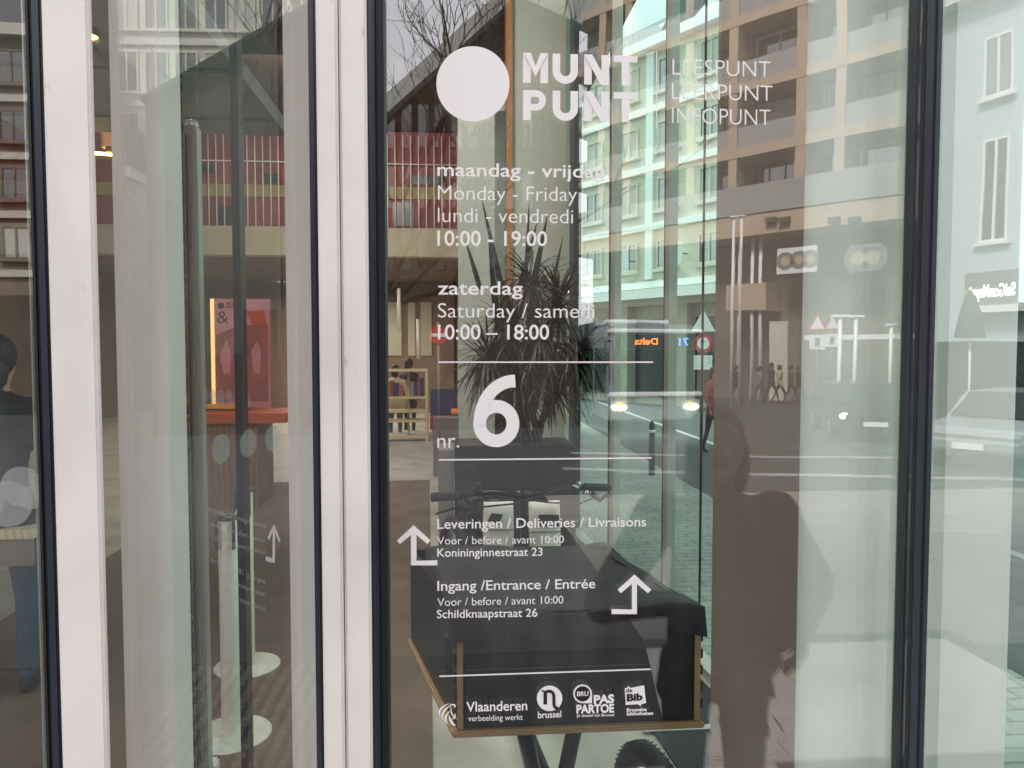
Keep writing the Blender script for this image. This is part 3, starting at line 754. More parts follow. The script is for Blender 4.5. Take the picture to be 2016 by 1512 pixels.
for hi, (hx, hy, dy) in enumerate(heads):
    h = P(hx, hy, PD+dy)
    mbs.tube([basep+Vector((rp.uniform(-.1, .1), rp.uniform(-.08, .08), 0)), (basep+h)/2+Vector((rp.uniform(-.05, .05), 0, -.05)), h], [.03, .024, .02], 8)
    for k in range(125):
        el = rp.uniform(-1.1, 1.2)
        leaf(mbl, h+Vector((0, 0, rp.uniform(-.12, .06))), rp.uniform(0, 6.283), el, rp.uniform(.3, .5), rp.uniform(.008, .015), rp.uniform(.5, 1.7))
for k in range(190):   # hanging skirt
    h = P(rp.uniform(985, 1140), rp.uniform(660, 735), PD+rp.uniform(-.15, .1))
    leaf(mbl, h, rp.uniform(0, 6.283), rp.uniform(-.6, .3), rp.uniform(.35, .55), rp.uniform(.008, .014), rp.uniform(1.6, 2.6))
for (bx, by, tx, ty, wd) in ((985, 560, 948, 385, .028), (938, 545, 916, 470, .022), (1035, 540, 1042, 388, .018), (1052, 545, 1078, 420, .03), (1030, 540, 1058, 432, .026), (1092, 540, 1108, 465, .016), (1118, 560, 1140, 505, .014), (975, 600, 962, 470, .03)):
    a = P(bx, by, PD); b = P(tx, ty, PD+rp.uniform(-.1, .1)); d = b-a; L = d.length
    leaf(mbl, a-d*.35, math.atan2(d.y, d.x), math.asin(d.z/L), L*1.35, wd, .05, 9, True)
mbl.build('foliage', 'plant_leaf', plant); mbs.build('stem', 'plant_stem', plant)

# ================================================================== CARGO BIKE
bike = thing('cargo_bike', 'cargo bicycle with a black plywood box and covered lid parked behind the glass', 'bicycle')
FYb = .64
A = P(900, 1446, FYb); B = P(1377, 1434, FYb); zb = (A.z+B.z)/2            # bottom front
zl = P(1388, 1196, FYb-.02).z; zl = zl
sh = Vector((-.155, .62, 0))                                                 # rearward along the sides
fl = Vector((A.x, FYb, zb)); fr = Vector((B.x, FYb, zb))
zt_ = zl-.07
ins = .012
def U(v, z): return Vector((v.x, v.y, z))
# front panel, side panels, rear panel, floor
mb = MB(); mb.hexa([fl+Vector((.02, 0, .02)), fr+Vector((-.02, 0, .02)), fr+Vector((-.02, .018, .02)), fl+Vector((.02, .018, .02))],
                   [U(fl+Vector((.02, 0, 0)), zl-.005), U(fr+Vector((-.02, 0, 0)), zl-.005), U(fr+Vector((-.02, .018, 0)), zl-.005), U(fl+Vector((.02, .018, 0)), zl-.005)])
mb.build('front_panel', 'black_ply', bike)
def sidep(base, inward):
    mb = MB(); a = base; b = base+sh; i = Vector((inward, 0, 0))
    mb.hexa([v+Vector((0, 0, .02)) for v in (a, a+i, b+i, b)], [U(v, zl-.005) for v in (a, a+i, b+i, b)]); mb.build('side_panel', 'black_ply', bike)
    mb = MB(); e = Vector((0, -.003, 0))
    mb.box(min(base.x, base.x+inward), max(base.x, base.x+inward), base.y-.0035, base.y-.0005, zb+.02, zl-.07); mb.build('panel_edge', 'ply_edge', bike)
    mb = MB()
    for k in range(6):
        z = zb+.05+k*.045; xo = base.x-.008 if inward > 0 else base.x+.0
        mb.box(xo, xo+.008, base.y+.0, base.y+.03, z, z+.026)
    mb.build('finger_joint', 'black_ply', bike, .002)
sidep(fl, .016); sidep(fr, -.016)
mb = MB(); a = fl+sh; b = fr+sh; mb.hexa([a+Vector((.02, 0, .02)), b+Vector((-.02, 0, .02)), b+Vector((-.02, .016, .02)), a+Vector((.02, .016, .02))], [U(v, zl-.005) for v in (a+Vector((.02, 0, 0)), b+Vector((-.02, 0, 0)), b+Vector((-.02, .016, 0)), a+Vector((.02, .016, 0)))])
mb.build('rear_panel', 'black_ply', bike)
mb = MB(); e = .012
pts = [fl+Vector((-e, -e, 0)), fr+Vector((e, -e, 0)), fr+sh+Vector((e, e, 0)), fl+sh+Vector((-e, e, 0))]
mb.prism(pts, (0, 0, .018)); mb.build('floor_board', 'ply_edge', bike, .004)
# canvas lid: sloping, a little saggy, with a skirt
mb = MB(); N = 14
l0 = Vector((A.x-.012, FYb-.02, zl)); l1 = P(1388, 1196, FYb-.02); 
lb0 = P(838, 1075, 1.25); lb1 = P(1192, 1075, 1.25)
vs = []; fs = []
for j in range(N+1):
    for i in range(N+1):
        u, v = i/N, j/N
        p = (l0*(1-u)+Vector((l1.x, l1.y, zl))*u)*(1-v)+(lb0*(1-u)+lb1*u)*v
        p.z += -.016*math.sin(math.pi*u)*math.sin(math.pi*v)+.006*math.sin(9*u+5*v)+.005*math.sin(14*v-6*u)+.003*math.sin(23*u+11*v)
        vs.append(p)
for j in range(N):
    for i in range(N): k = j*(N+1)+i; fs.append((k, k+1, k+N+2, k+N+1))
mb.add(vs, fs, 0, True)
rim = [j*(N+1) for j in range(N, -1, -1)]+list(range(1, N+1))+[j*(N+1)+N for j in range(1, N+1)]
k0 = len(vs); low = []
for ri in rim:
    p = vs[ri].copy(); out = Vector((-.006 if ri % (N+1) == 0 else (.006 if ri % (N+1) == N else 0), -.006 if ri <= N else 0, -.075+.004*math.sin(ri*1.7)))
    low.append(p+out)
mb.add([vs[ri] for ri in rim]+low, [(i, i+1, i+1+len(rim), i+len(rim)) for i in range(len(rim)-1)], 0, True)
mb.build('canvas_lid', 'black_canvas', bike)
mb = MB(); a = P(900, 1235, FYb-.03)
mb.box(A.x-.03, A.x-.012, FYb-.02, FYb+.02, zl-.16, zl-.06); mb.build('strap', 'black_canvas', bike, .004)
# frame below and wheel
cxb = (A.x+B.x)/2
mb = MB(); yb = FYb+.3
for (p, q) in (((1010, 1470), (1060, 1530)), ((1150, 1462), (1105, 1530))):
    a = P(p[0], p[1], yb); b = P(q[0], q[1]+30, yb+.1); mb.tube([Vector((a.x, a.y, zb-.0)), Vector((b.x, b.y, b.z))], .026, 8)
a = P(1075, 1545, yb+.1); mb.tube([a, a+Vector((-.1, .9, .02)), a+Vector((-.2, 1.5, .25))], .03, 10)
mb.tube([Vector((cxb-.14, FYb+.25, zb-.02)), Vector((cxb-.2, FYb+.55, zb-.02))], .02, 8)
mb.build('frame', 'black_metal', bike)
def wheel(c, Rr, tr, rot, parent):
    mx = Matrix.Rotation(rot, 4, 'Z')
    mb = MB(); mb.torus(c, Rr-tr, tr, n=48, m=12, mx=mx)
    for i in range(60):
        a = 2*math.pi*i/60; q = mx @ Vector((0, (Rr-.004)*math.cos(a), (Rr-.004)*math.sin(a)))
        mb.tube([Vector(c)+q+mx @ Vector((-tr*.7, 0, 0)), Vector(c)+q*1.006, Vector(c)+q+mx @ Vector((tr*.7, 0, 0))], .0025, 4)
    o = mb.build('wheel', 'rubber_tyre', parent)
    mb = MB(); mb.torus(c, Rr-tr*2, .012, n=40, m=8, mx=mx); mb.tube([Vector(c)+mx @ Vector((-.05, 0, 0)), Vector(c)+mx @ Vector((.05, 0, 0))], .03, 12); mb.build('rim', 'black_metal', o)
    mb = MB()
    for i in range(18):
        a = 2*math.pi*i/18; mb.tube([Vector(c), Vector(c)+mx @ Vector((.02*(-1)**i, (Rr-tr*2)*math.cos(a), (Rr-tr*2)*math.sin(a)))], .0015, 4)
    mb.build('spoke', 'chrome', o)
wt = P(1288, 1474, FYb+.36)
wheel((wt.x, wt.y, wt.z-.25), .25, .035, R(14), bike)
# handlebar
HY = 1.9
def H(px, py, dy=0): return P(px, py, HY+dy)
mb = MB(); mb.tube([H(905, 975), H(945, 972), H(975, 970, -.02), H(1010, 974, -.05), H(1040, 976, -.05), H(1075, 970, -.03), H(1110, 961), H(1150, 958)], .0125, 10); mb.build('handlebar', 'black_metal', bike)
mb = MB(); mb.tube([H(850, 979, .03), H(908, 976)], [.021, .019], 12); mb.build('grip', 'rubber_tyre', bike)
mb = MB(); mb.tube([H(1150, 959), H(1200, 960, .03)], [.018, .017], 12); mb.build('grip', 'rubber_tyre', bike)
mb = MB(); mb.tube([H(1030, 976, -.04), H(1032, 1010, 0), H(1036, 1130, .1)], [.022, .02, .02], 12); mb.tube([H(1010, 975, -.05), H(1046, 977, -.05)], .024, 12); mb.build('stem', 'black_metal', bike)
mb = MB(); mb.ball(H(940, 957, -.02), .019, 14); mb.lathe(H(940, 962, -.02), [(0, 0), (.02, 0), (.02, -.02), (0, -.02)], 16); mb.build('bell', 'black_metal', bike)
mb = MB(); mb.tube([H(916, 982), H(930, 990, -.03), H(944, 1002, -.05)], [.012, .01, .007], 8); mb.build('brake_lever', 'black_metal', bike); mb = MB(); mb.tube([H(1165, 972, -.02), H(1182, 985, -.05), H(1190, 977, -.06), H(1202, 976, -.05)], [.014, .011, .008, .007], 8); mb.build('brake_lever', 'black_metal', bike)
mb = MB(); mb.tube([H(1137, 949, -.03), H(1143, 956, -.02)], .008, 8); mb.tube([H(1128, 955, -.03), H(1140, 961, -.03)], .006, 8); mb.tube([H(1148, 972, -.03), H(1160, 969, -.04)], .009, 8); mb.build('clamp', 'chrome', bike)
mb = MB()
for cp in ([H(1150, 965), H(1110, 962, -.05), H(1060, 978, -.08), H(1010, 992, -.08), H(950, 998, -.06), H(890, 1002, 0), H(858, 1012, .05)],
           [H(1175, 978, -.03), H(1140, 992, -.08), H(1090, 990, -.1), H(1040, 984, -.08), H(960, 986, -.06), H(935, 984, -.03)],
           [H(925, 985), H(922, 1010, -.02), H(918, 1060, .02)], [H(943, 980, -.03), H(935, 1005, -.04), H(932, 1060, 0)]):
    mb.tube(cp, .0042, 6)
mb.build('cable', 'rubber_tyre', bike)
# rear part of the bicycle, hidden for the most part
mb = MB(); a = H(1036, 1130, .1); mb.tube([a, a+Vector((-.12, .55, -.3)), a+Vector((-.2, .9, .05))], .022, 10); mb.build('frame', 'black_metal', bike)
sc_ = a+Vector((-.22, .95, .12)); mb = MB(); mb.ball(sc_, .12, 16, sc3=(.75, 1.1, .35)); mb.build('saddle', 'rubber_tyre', bike)
wheel((a.x-.32, a.y+1.25, .34), .34, .03, R(14), bike)
# roll-top bags behind the handlebar
def rollbag(label, pl, pr, py0, py1, patch, y):
    t = thing('pannier_bag', label, 'bag', 'white roll-top bags')
    a = P(pl, py0, y); b = P(pr, py0, y); c = P(pl, py1, y).z; h = a.z-c; wd = b.x-a.x; mb = MB(); n = 8; vs = []; fs = []
    zs = [0, .12, .35, .55, .72, .86, 1.0]
    for zi in zs:
        d = .055*(1-zi**3)+.004; bul = 1+.05*math.sin(math.pi*min(1, zi*1.2)); 
        for k in range(16):
            an = 2*math.pi*k/16; e = lambda v: math.copysign(abs(v)**.55, v)
            xx = a.x+wd/2+e(math.cos(an))*wd/2*bul; yy = y+.05+e(math.sin(an))*d+.006*math.sin(xx*60+zi*9)
            vs.append((xx, yy, c+h*zi+.005*math.sin(xx*45)*zi))
    for j in range(len(zs)-1):
        for k in range(16): fs.append((j*16+k, j*16+(k+1) % 16, (j+1)*16+(k+1) % 16, (j+1)*16+k))
    fs.append(tuple(range(15, -1, -1))); fs.append(tuple(range(len(vs)-16, len(vs))))
    mb.add(vs, fs, 0, True); mb.build('bag_body', 'bag_white', t)
    mb = MB(); pp = [P(q[0], q[1], y-.012) for q in patch]; mb.prism(pp, (0, -.002, 0)); mb.build('patch', 'black_canvas', t)
    mb = MB(); z = c+h*.43; mb.box(a.x+.004, b.x-.004, y-.014, y-.010, z, z+.006); mb.build('seam', 'grey_box', t)
rollbag('white roll-top bag with a folded dark patch, left of the steering stem', 953, 1012, 990, 1085, [(968, 1010), (990, 1013), (982, 1032), (960, 1026)], HY+.12)
rollbag('white roll-top bag with a dark rectangular patch, right of the steering stem', 1041, 1105, 992, 1090, [(1060, 1013), (1101, 1013), (1101, 1036), (1060, 1036)], HY+.10)

# ================================================================== INSIDE, left: revolving door, stanchions, counter, shelf
rd = thing('revolving_door', 'revolving door with brush strip, grey post and dotted glass leaves', 'door')
ya = .10
mb = MB(); pr = [(X(231, ya), ya, 0), (X(304, ya), ya, 0)]
rr = X(326, ya)-X(304, ya)
for i in range(1, 8): a_ = R(-90+i*90/7); pr.append((X(304, ya)+rr*math.cos(a_), ya+rr+rr*math.sin(a_), 0))
pr += [(X(304, ya)+rr, ya+.10, 0), (X(231, ya), ya+.10, 0)]
mb.prism(pr, (0, 0, ZT)); mb.build('drum_post', 'white_inner', rd)
# brush strip
mb = MB(); yb_ = .26; xl, xr = X(322, yb_), X(362, yb_)
mb.box(xl, xr, yb_, yb_+.02, .01, ZT)
rb = random.Random(5); z = .01
while z < ZT-.02:
    ln = rb.uniform(.001, .005); mb.box(xr, xr+ln, yb_+.004, yb_+.014, z, z+.006); z += rb.uniform(.0065, .0085)
mb.build('brush_strip', 'black_canvas', rd)
ys = .30; ztop = P(380, 226, ys).z
mb = MB(); mb.box(X(366, ys), X(396, ys), ys, ys+.03, .01, ztop-.02)
mb.lathe(((X(366, ys)+X(396, ys))/2, ys+.015, ztop-.02), [((X(396, ys)-X(366, ys))/2, 0), ((X(396, ys)-X(366, ys))/2*.9, .012), (0, .016)], 20, mx=Matrix.Diagonal((1, .9, 1, 1)))
mb.build('edge_profile', 'aluminium', rd, .002)
mb = MB(); mb.box(X(381, ys-.004), X(388, ys-.004), ys-.004, ys-.001, .02, ztop-.04); mb.build('zip_strip', 'zip_strip', rd)
mb = MB(); mb.box(X(374, ys-.003), X(376, ys-.003), ys-.003, ys-.0005, .02, ztop-.04); mb.build('groove', 'black_rubber', rd)
# leaf one
def PD_(px, Z):      # point by pixel column and depth along the camera axis at row 756
    d = ray(px, 756); return CAM+d*(Z/d.dot(fwd))
la, lb = PD_(268, 1.40), PD_(540, 1.86); ld = (lb-la); ld.z = 0; LL = ld.length; ld.normalize(); ln_ = Vector((ld.y, -ld.x, 0))
def leafglass(a, d, L, name='leaf_glass'):
    n = Vector((d.y, -d.x, 0)); mb = MB(); v = [a, a+d*L, a+d*L+n*.01, a+n*.01]
    mb.hexa([U(q, .04) for q in v], [U(q, ZT-.1) for q in v]); return mb.build(name, 'door_glass', rd)
def dots(a, d, pitch, n0, n1, z, r):
    n = Vector((d.y, -d.x, 0))
    for i in range(n0, n1):
        c = U(a, z)+d*(.03+i*pitch)-n*.002+n*.0
        c2 = U(a, z)+d*(.03+i*pitch)+n*.013
        mb = MB(); mb.poly([c2+d*r*math.cos(k*math.pi/16)+Vector((0, 0, r*math.sin(k*math.pi/16))) for k in range(32)])
        mb.build('frosted_dot', 'frost_film', rd)
leafglass(la-ld*.02, ld, LL+.04)
z1 = P(277, 915, la.y).z
dots(la, ld, .103, 0, 5, z1, .033)
# leaf two, further round
ma, mb_ = PD_(402, 3.15), PD_(566, 2.75); md = mb_-ma; md.z = 0; ML = md.length; md.normalize()
leafglass(ma, md, ML)
dots(ma, md, .066, 0, 6, P(440, 778, ma.y).z, .030)
c = PD_(475, 2.4); mb = MB(); mb.box(c.x-.012, c.x+.012, c.y-.03, c.y+.03, .03, ZT-.15); mb.build('centre_bar', 'black_metal', rd)
# light inner jamb
yj = .13; mb = MB(); mb.box(X(566, yj), X(588, yj), yj, yj+.05, 0, ZT-.002); mb.build('jamb', 'white_inner', rd)
mb = MB(); mb.box(X(588, yj)+.001, X(620, yj), yj-.012, yj+.05, 0, ZT-.002); mb.build('jamb', 'white_inner', rd)
# mirrored reflection of the window lettering, drawn as faint film text by the leaf
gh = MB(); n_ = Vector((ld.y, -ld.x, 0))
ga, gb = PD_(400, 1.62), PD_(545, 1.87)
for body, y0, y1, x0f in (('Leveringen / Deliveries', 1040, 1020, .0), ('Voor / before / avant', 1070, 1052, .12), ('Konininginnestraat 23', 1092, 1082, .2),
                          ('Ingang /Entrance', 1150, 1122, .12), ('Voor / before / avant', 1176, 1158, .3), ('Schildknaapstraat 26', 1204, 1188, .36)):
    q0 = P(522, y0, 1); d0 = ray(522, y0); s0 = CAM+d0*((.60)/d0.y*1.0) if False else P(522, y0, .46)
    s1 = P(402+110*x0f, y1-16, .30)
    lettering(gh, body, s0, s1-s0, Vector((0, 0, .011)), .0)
gh.build('reflected_lettering', 'ghost_film', rd)
mb = MB(); yq = .47
def Q(a, b): return P(a, b, yq)
for pts in ([(537, 1040), (542, 1040), (541, 1108), (536, 1108)], [(536, 1099), (536, 1108), (523, 1104), (523, 1095)], [(539, 1032), (539, 1042), (529, 1064), (527, 1058)], [(540, 1032), (552, 1064), (549, 1069), (540, 1042)]):
    mb.poly([Q(a, b) for a, b in pts])
mb.build('reflected_arrow', 'vinyl', rd)  # arrow of the same reflection, drawn as vinyl shapes

# canopy ceiling over the door with spot
t = thing('canopy_ceiling', 'grey panelled ceiling over the door, seen through the slit', 'ceiling')
mb = MB(); xq0, xq1 = X(-600, 2.0), X(330, 2.0); zc = 3.28
mb.box(xq0, xq1-.0, .35, 4.4, zc, zc+.1); mb.build('panel', 'grey_box', t)
mb = MB()
for yy in (1.2, 2.15, 3.1, 4.0): mb.box(xq0, xq1-.01, yy, yy+.03, zc-.012, zc-.001)
xx = PD_(203, 4).x; mb.box(xx, xx+.03, .4, 4.3, zc-.024, zc-.013); mb.build('joint', 'dark_profile', t)
d = ray(170, 58); c = CAM+d*((zc-CAM.z)/d.z)
t = thing('ceiling_spotlight', 'small warm lit spotlight in the grey ceiling', 'lamp')
mb = MB(); mb.lathe((c.x, c.y, zc-.03), [(0, .0), (.05, 0), (.05, .03)], 24); mb.build('lens', 'warm_lamp', t)
mb = MB(); mb.lathe((c.x, c.y, zc-.034), [(.051, 0), (.062, .0), (.062, .033), (.051, .033)], 24); mb.build('rim', 'black_metal', t)
# orange hanging box and yellow light line
t = thing('pendant_lamp', 'copper coloured box lamp hanging above a yellow light line', 'lamp')
a = P(194, 230, 4.6); b = P(236, 296, 4.6)
mb = MB(); mb.box(a.x, b.x+.2, 4.6, 4.9, b.z, a.z+.25); mb.build('lamp_shade', 'copper', t, .03)
mb = MB(); mb.tube([P(160, 300, 4.7), P(250, 306, 4.7)], .012, 8); mb.build('light_tube', 'warm_lamp', t)

# ---- queue posts
def stanchion(label, bx, by, topy, facing):
    b = Pz(bx, by, 0); t = thing('queue_post', label, 'barrier post', 'white queue posts with a belt', b)
    zt2 = P(bx, topy, b.y).z
    mb = MB(); mb.lathe((0, 0, 0), [(0, .001), (.165, .001), (.17, .006), (.17, .012), (.16, .016), (0, .017)], 48); mb.build('base', 'white_enamel', t)
    mb = MB(); mb.lathe((0, 0, 0), [(.041, .017), (.041, zt2-.005), (.036, zt2), (0, zt2)], 32); mb.build('pole', 'white_enamel', t)
    mb = MB(); mb.lathe((0, 0, 0), [(.0, zt2+.006), (.046, zt2+.006), (.046, zt2-.008), (.042, zt2-.008)], 32)
    for s_ in (-1, 1): mb.box(s_*.036-.005, s_*.036+.005, -.05, -.036, zt2-.13, zt2-.008)
    mb.build('belt_head', 'dark_profile', t); return t, b, zt2
s1, b1, zt1 = stanchion('nearer white queue post with round base, beside the black door bar', 456, 1449, 1018, 0)
s2, b2, zt2_ = stanchion('farther white queue post with round base, belt clipped to it', 487, 1313, 964, 0)
mb = MB(); a = Vector((b1.x, b1.y+.04, zt1-.03)); b = Vector((b2.x, b2.y-.04, zt2_-.03)); mb.prism([a, b, b-Vector((0, 0, .05)), a-Vector((0, 0, .05))], (.002, .001, 0)); tag(mb.build('barrier_belt', 'white_enamel'), 'white belt stretched between the two queue posts', 'belt')
c = Pz(418, 1560, 0); t = thing('door_stop', 'small white box on the floor at the foot of the revolving door', 'box')
mb = MB(); c = P(414, 1530, 1.3); mb.box(c.x-.025, c.x+.025, c.y-.03, c.y+.03, 0, P(418, 1497, 1.3).z); mb.build('housing', 'white_enamel', t, .008)

a = P(330, 756, 1.0); b = P(640, 756, 6.4)
mb = MB(); mb.prism([(a.x-2, .95, .001), (P(850, 756, .95).x, .95, .001), (P(845, 756, 8.4).x, 8.4, .001), (a.x-2, 8.4, .001)], (0, 0, .007)); tag(mb.build('entrance_mat', 'brown_mat'), 'large brown entrance mat under the queue posts, reaching to the bicycle', 'doormat')
# ---- poster totem, counter
t = thing('poster_stand', 'upright pink and red poster panel with a lit yellow edge', 'poster')
YP = 7.6; a = P(414, 588, YP); b = P(530, 588, YP); zlo = 0.02
mb = MB(); mb.box(a.x+.04, b.x, YP, YP+.08, zlo, a.z); mb.build('board', 'poster_pink', t)
mb = MB(); mb.box(a.x, a.x+.039, YP-.01, YP+.08, zlo, a.z); mb.build('edge_strip', 'poster_edge', t)
mb = MB()
mb.poly([P(425, 660, YP-.004), P(470, 640, YP-.004), P(528, 640, YP-.004), P(528, 790, YP-.004), P(425, 790, YP-.004)]); mb.build('print', 'poster_red', t)
mb = MB(); cpx = P(435, 602, YP-.003); mb.poly([(cpx.x+.037*math.cos(k*math.pi/16), YP-.003, cpx.z+.037*math.sin(k*math.pi/16)) for k in range(32)])
lettering(mb, 'MUNT', P(446, 600, YP-.003), P(468, 600, YP-.003)-P(446, 600, YP-.003), Vector((0, 0, .03)), .03); lettering(mb, 'PUNT', P(446, 607, YP-.003), P(468, 607, YP-.003)-P(446, 607, YP-.003), Vector((0, 0, .03)), .03)
lettering(mb, '&', P(427, 636, YP-.003), P(450, 636, YP-.003)-P(427, 636, YP-.003), P(427, 613, YP-.003)-P(427, 636, YP-.003), -.01); mb.build('dark_lettering', 'vinyl_dark', t)
mb = MB()
mb.poly([P(440, 735, YP-.008), P(432, 700, YP-.008), P(446, 668, YP-.008), P(456, 700, YP-.008), P(452, 735, YP-.008)]); mb.build('print_figure', 'poster_pink', t); mb = MB(); mb.poly([P(500, 735, YP-.008), P(494, 690, YP-.008), P(506, 672, YP-.008), P(514, 690, YP-.008), P(512, 735, YP-.008)])
mb.build('print_figure', 'poster_pink', t)
mb = MB(); mb.poly([P(485, 613, YP-.006), P(520, 612, YP-.006), P(526, 640, YP-.006), P(497, 640, YP-.006)]); mb.build('print_spot', 'orange_board', t)

t = thing('reception_counter', 'wooden counter with yellow shelf and orange front edge', 'counter')
YC_ = 6.8
a = P(352, 800, YC_+.3); b = P(474, 800, YC_+.3); mb = MB(); mb.box(a.x, b.x, YC_+.3, YC_+.7, a.z-.03, a.z); mb.build('upper_shelf', 'yellow_top', t)
a = P(340, 815, YC_); b = P(562, 833, YC_); mb = MB(); mb.box(a.x, b.x, YC_, YC_+.75, b.z, a.z); mb.build('counter_top', 'orange_board', t)
mb = MB(); mb.box(a.x+.03, b.x-.3, YC_+.03, YC_+.7, 0, b.z-.001); mb.build('front', 'counter_wood', t)
mb = MB(); mb.box(a.x+.03, P(470, 800, YC_).x, YC_+.31, YC_+.68, a.z+.001, P(400, 802, YC_+.3).z-.031); mb.build('shelf_back', 'counter_wood', t)

# ---- bulkhead, red mezzanine, deep room
t = thing('mezzanine_wall', 'red panelled upper wall with pale vertical rods above a beige bulkhead', 'wall')
YM = 13.6; xL = FL-1.7; xR = SL(YM).x-.05
zz = lambda py: P(800, py, YM).z
mb = MB(); mb.box(xL, xR, YM, YM+.3, zz(505), zz(449)); mb.build('bulkhead', 'bulkhead', t)
mb = MB(); mb.box(xL, xR, YM+.15, YM+.3, zz(448.5), zz(390)); mb.box(xL, xR, YM+.15, YM+.3, zz(365), 8.9); mb.build('red_cladding', 'red_panel', t)
mb = MB(); mb.box(xL, xR, YM+.12, YM+.3, zz(389.5), zz(365.5)); mb.build('ochre_band', 'ochre_panel', t)
mb = MB()
for (p0, p1, q0, q1) in ((810, 876, 345, 364), (773, 815, 398, 446), (430, 470, 405, 440), (520, 548, 340, 362), (385, 420, 325, 340)):
    u = P(p0, q0, YM+.11); v = P(p1, q1, YM+.11); mb.box(u.x, v.x, YM+.11, YM+.149, v.z, u.z)
mb.build('dark_window', 'shop_dark', t)
mb = MB(); px = 350
while px < 903:
    u = P(px, 400, YM+.05); mb.tube([(u.x, u.y, zz(449)), (u.x, u.y, zz(265))], .012, 6); px += 15.3
for py in (322,): mb.tube([(xL, YM+.05, zz(py)), (xR, YM+.05, zz(py))], .012, 6)
mb.build('rod', 'white_inner', t)
t = thing('back_room_wall', 'brown rear wall of the reading room with pale window strips', 'wall')
YB = 19; mb = MB(); mb.box(xL, SL(YB).x-.1, YB, YB+.2, 0, 6); mb.build('wall_panel', 'brown_wall', t)
mb = MB(); 
for p0, p1 in ((762, 791), (803, 818), (828, 850)):
    u = P(p0, 595, YB-.02); v = P(p1, 700, YB-.02); mb.box(u.x, v.x, YB-.04, YB-.001, v.z, u.z)
mb.build('window_strip', 'bulkhead', t)
t = thing('room_ceiling', 'brown ceiling of the reading room under the bulkhead', 'ceiling')
mb = MB(); mb.box(xL, SL(YM).x-.1, YM+.31, 18.9, zz(505)-.0, zz(505)+.1); mb.build('panel', 'brown_wall', t)
def ceil_lamp(label, px, py, y, ln=.9):
    t = thing('tube_lamp', label, 'lamp', None); p = P(px, py, y)
    mb = MB(); mb.tube([p, p-Vector((0, 0, ln))], .035, 10); mb.build('light_tube', 'white_inner', t)
    mb = MB(); mb.tube([p, p+Vector((0, 0, .25))], .01, 6); mb.build('cable', 'black_rubber', t)
ceil_lamp('pale hanging tube lamp over the bookshelf, leftmost', 785, 568, 14.5); ceil_lamp('pale hanging tube lamp over the two readers', 823, 628, 15.5)

# ---- bookshelf, benches, table, readers
t = thing('bookshelf', 'low open pale wooden bookshelf with books', 'shelf')
ysf = 12.6; u = P(742, 727, ysf); v = P(843, 862, ysf); hh = u.z
rows = [727, 781, 808, 827, 858]
mb = MB()
mb.box(v.x-.05, v.x, ysf, ysf+.4, 0, hh); mb.build('side_panel', 'shelf_wood', t); mb = MB(); mb.box(u.x-.9, u.x-.85, ysf, ysf+.4, 0, hh); mb.build('side_panel', 'shelf_wood', t); mb = MB(); m_ = P(800, 800, ysf).x; mb.box(m_, m_+.04, ysf+.25, ysf+.39, .05, hh-.04); mb.build('divider', 'shelf_wood', t)
for i, r_ in enumerate(rows):
    z = P(790, r_, ysf).z; mb = MB(); mb.box(u.x-.849, v.x-.051, ysf+.01, ysf+.39, z-.045, z); mb.build('shelf_board', 'shelf_wood', t)
rbk = random.Random(11)
for z, x0b, x1b in ((P(790, 781, ysf).z, u.x-.8, v.x-.5), (P(790, 808, ysf).z, u.x-.8, v.x-.9), (P(790, 781, ysf).z, v.x-.35, v.x-.1)):
    x = x0b; k = 0
    while x < x1b:
        wb = rbk.uniform(.05, .11); hb = rbk.uniform(.2, .36); mb = MB(); mb.box(x, x+wb-.006, ysf+.08, ysf+.3, z+.002, z+hb)
        o = mb.build('book', rbk.choice(['red_fabric', 'blue_fabric', 'cream_coat', 'grey_box', 'poster_red', 'brown_coat'])); x += wb; k += 1
        tag(o, 'small book standing upright on the pale wooden bookshelf', 'book', 'books on the pale bookshelf')
person('seated reader with brown hair behind the bookshelf, leftmost', (P(778, 760, 14.2).x, 14.2, -.28), R(180), ('cream_coat', 'denim', 'dark_hair'), 1.66, voxel=.04)
person('reader in black with dark hair behind the bookshelf, beside the brown haired one', (P(806, 760, 14.6).x, 14.6, -.18), R(150), ('dark_coat', 'dark_coat', 'dark_hair'), 1.68, voxel=.04)
def bench(label, px0, px1, py0, py1, y, m1, m2):
    t = thing('bench', label, 'bench'); a = P(px0, py0, y); b = P(px1, py1, y)
    mb = MB(); mb.box(a.x, b.x, y+.3, y+.42, a.z*.45, a.z); mb.build('backrest', m1, t, .03)
    mb = MB(); mb.box(a.x, b.x, y, y+.299, a.z*.3, a.z*.55); mb.build('seat', m2, t, .03)
    for i in (0, 1):
        mb = MB(); xx = (a.x+.05, b.x-.1)[i]; mb.box(xx, xx+.05, y+.05, y+.1, 0, a.z*.3-.001); mb.build('leg', 'black_metal', t)
bench('blue backed red seat bench beside the bookshelf', 846, 900, 768, 800, 11.5, 'blue_fabric', 'red_fabric')
t = thing('reading_table', 'orange topped reading table left of the big number six', 'table'); ty = 9.2
u = P(888, 812, ty); mb = MB(); mb.box(u.x, u.x+.9, ty, ty+.7, u.z-.03, u.z); mb.build('table_top', 'orange_top', t, .004)
for dx in (.05, .8):
    for dy in (.05, .6):
        mb = MB(); mb.box(u.x+dx, u.x+dx+.05, ty+dy, ty+dy+.05, 0, u.z-.031); mb.build('leg', 'dark_profile', t)
mb = MB(); mb.box(P(853, 822, ty-.4).x, P(905, 822, ty-.4).x, ty-.5, ty-.2, .0, P(853, 822, ty-.4).z); tag(mb.build('storage_box', 'grey_box', bevel=.01), 'dark grey low box in front of the orange table', 'box')
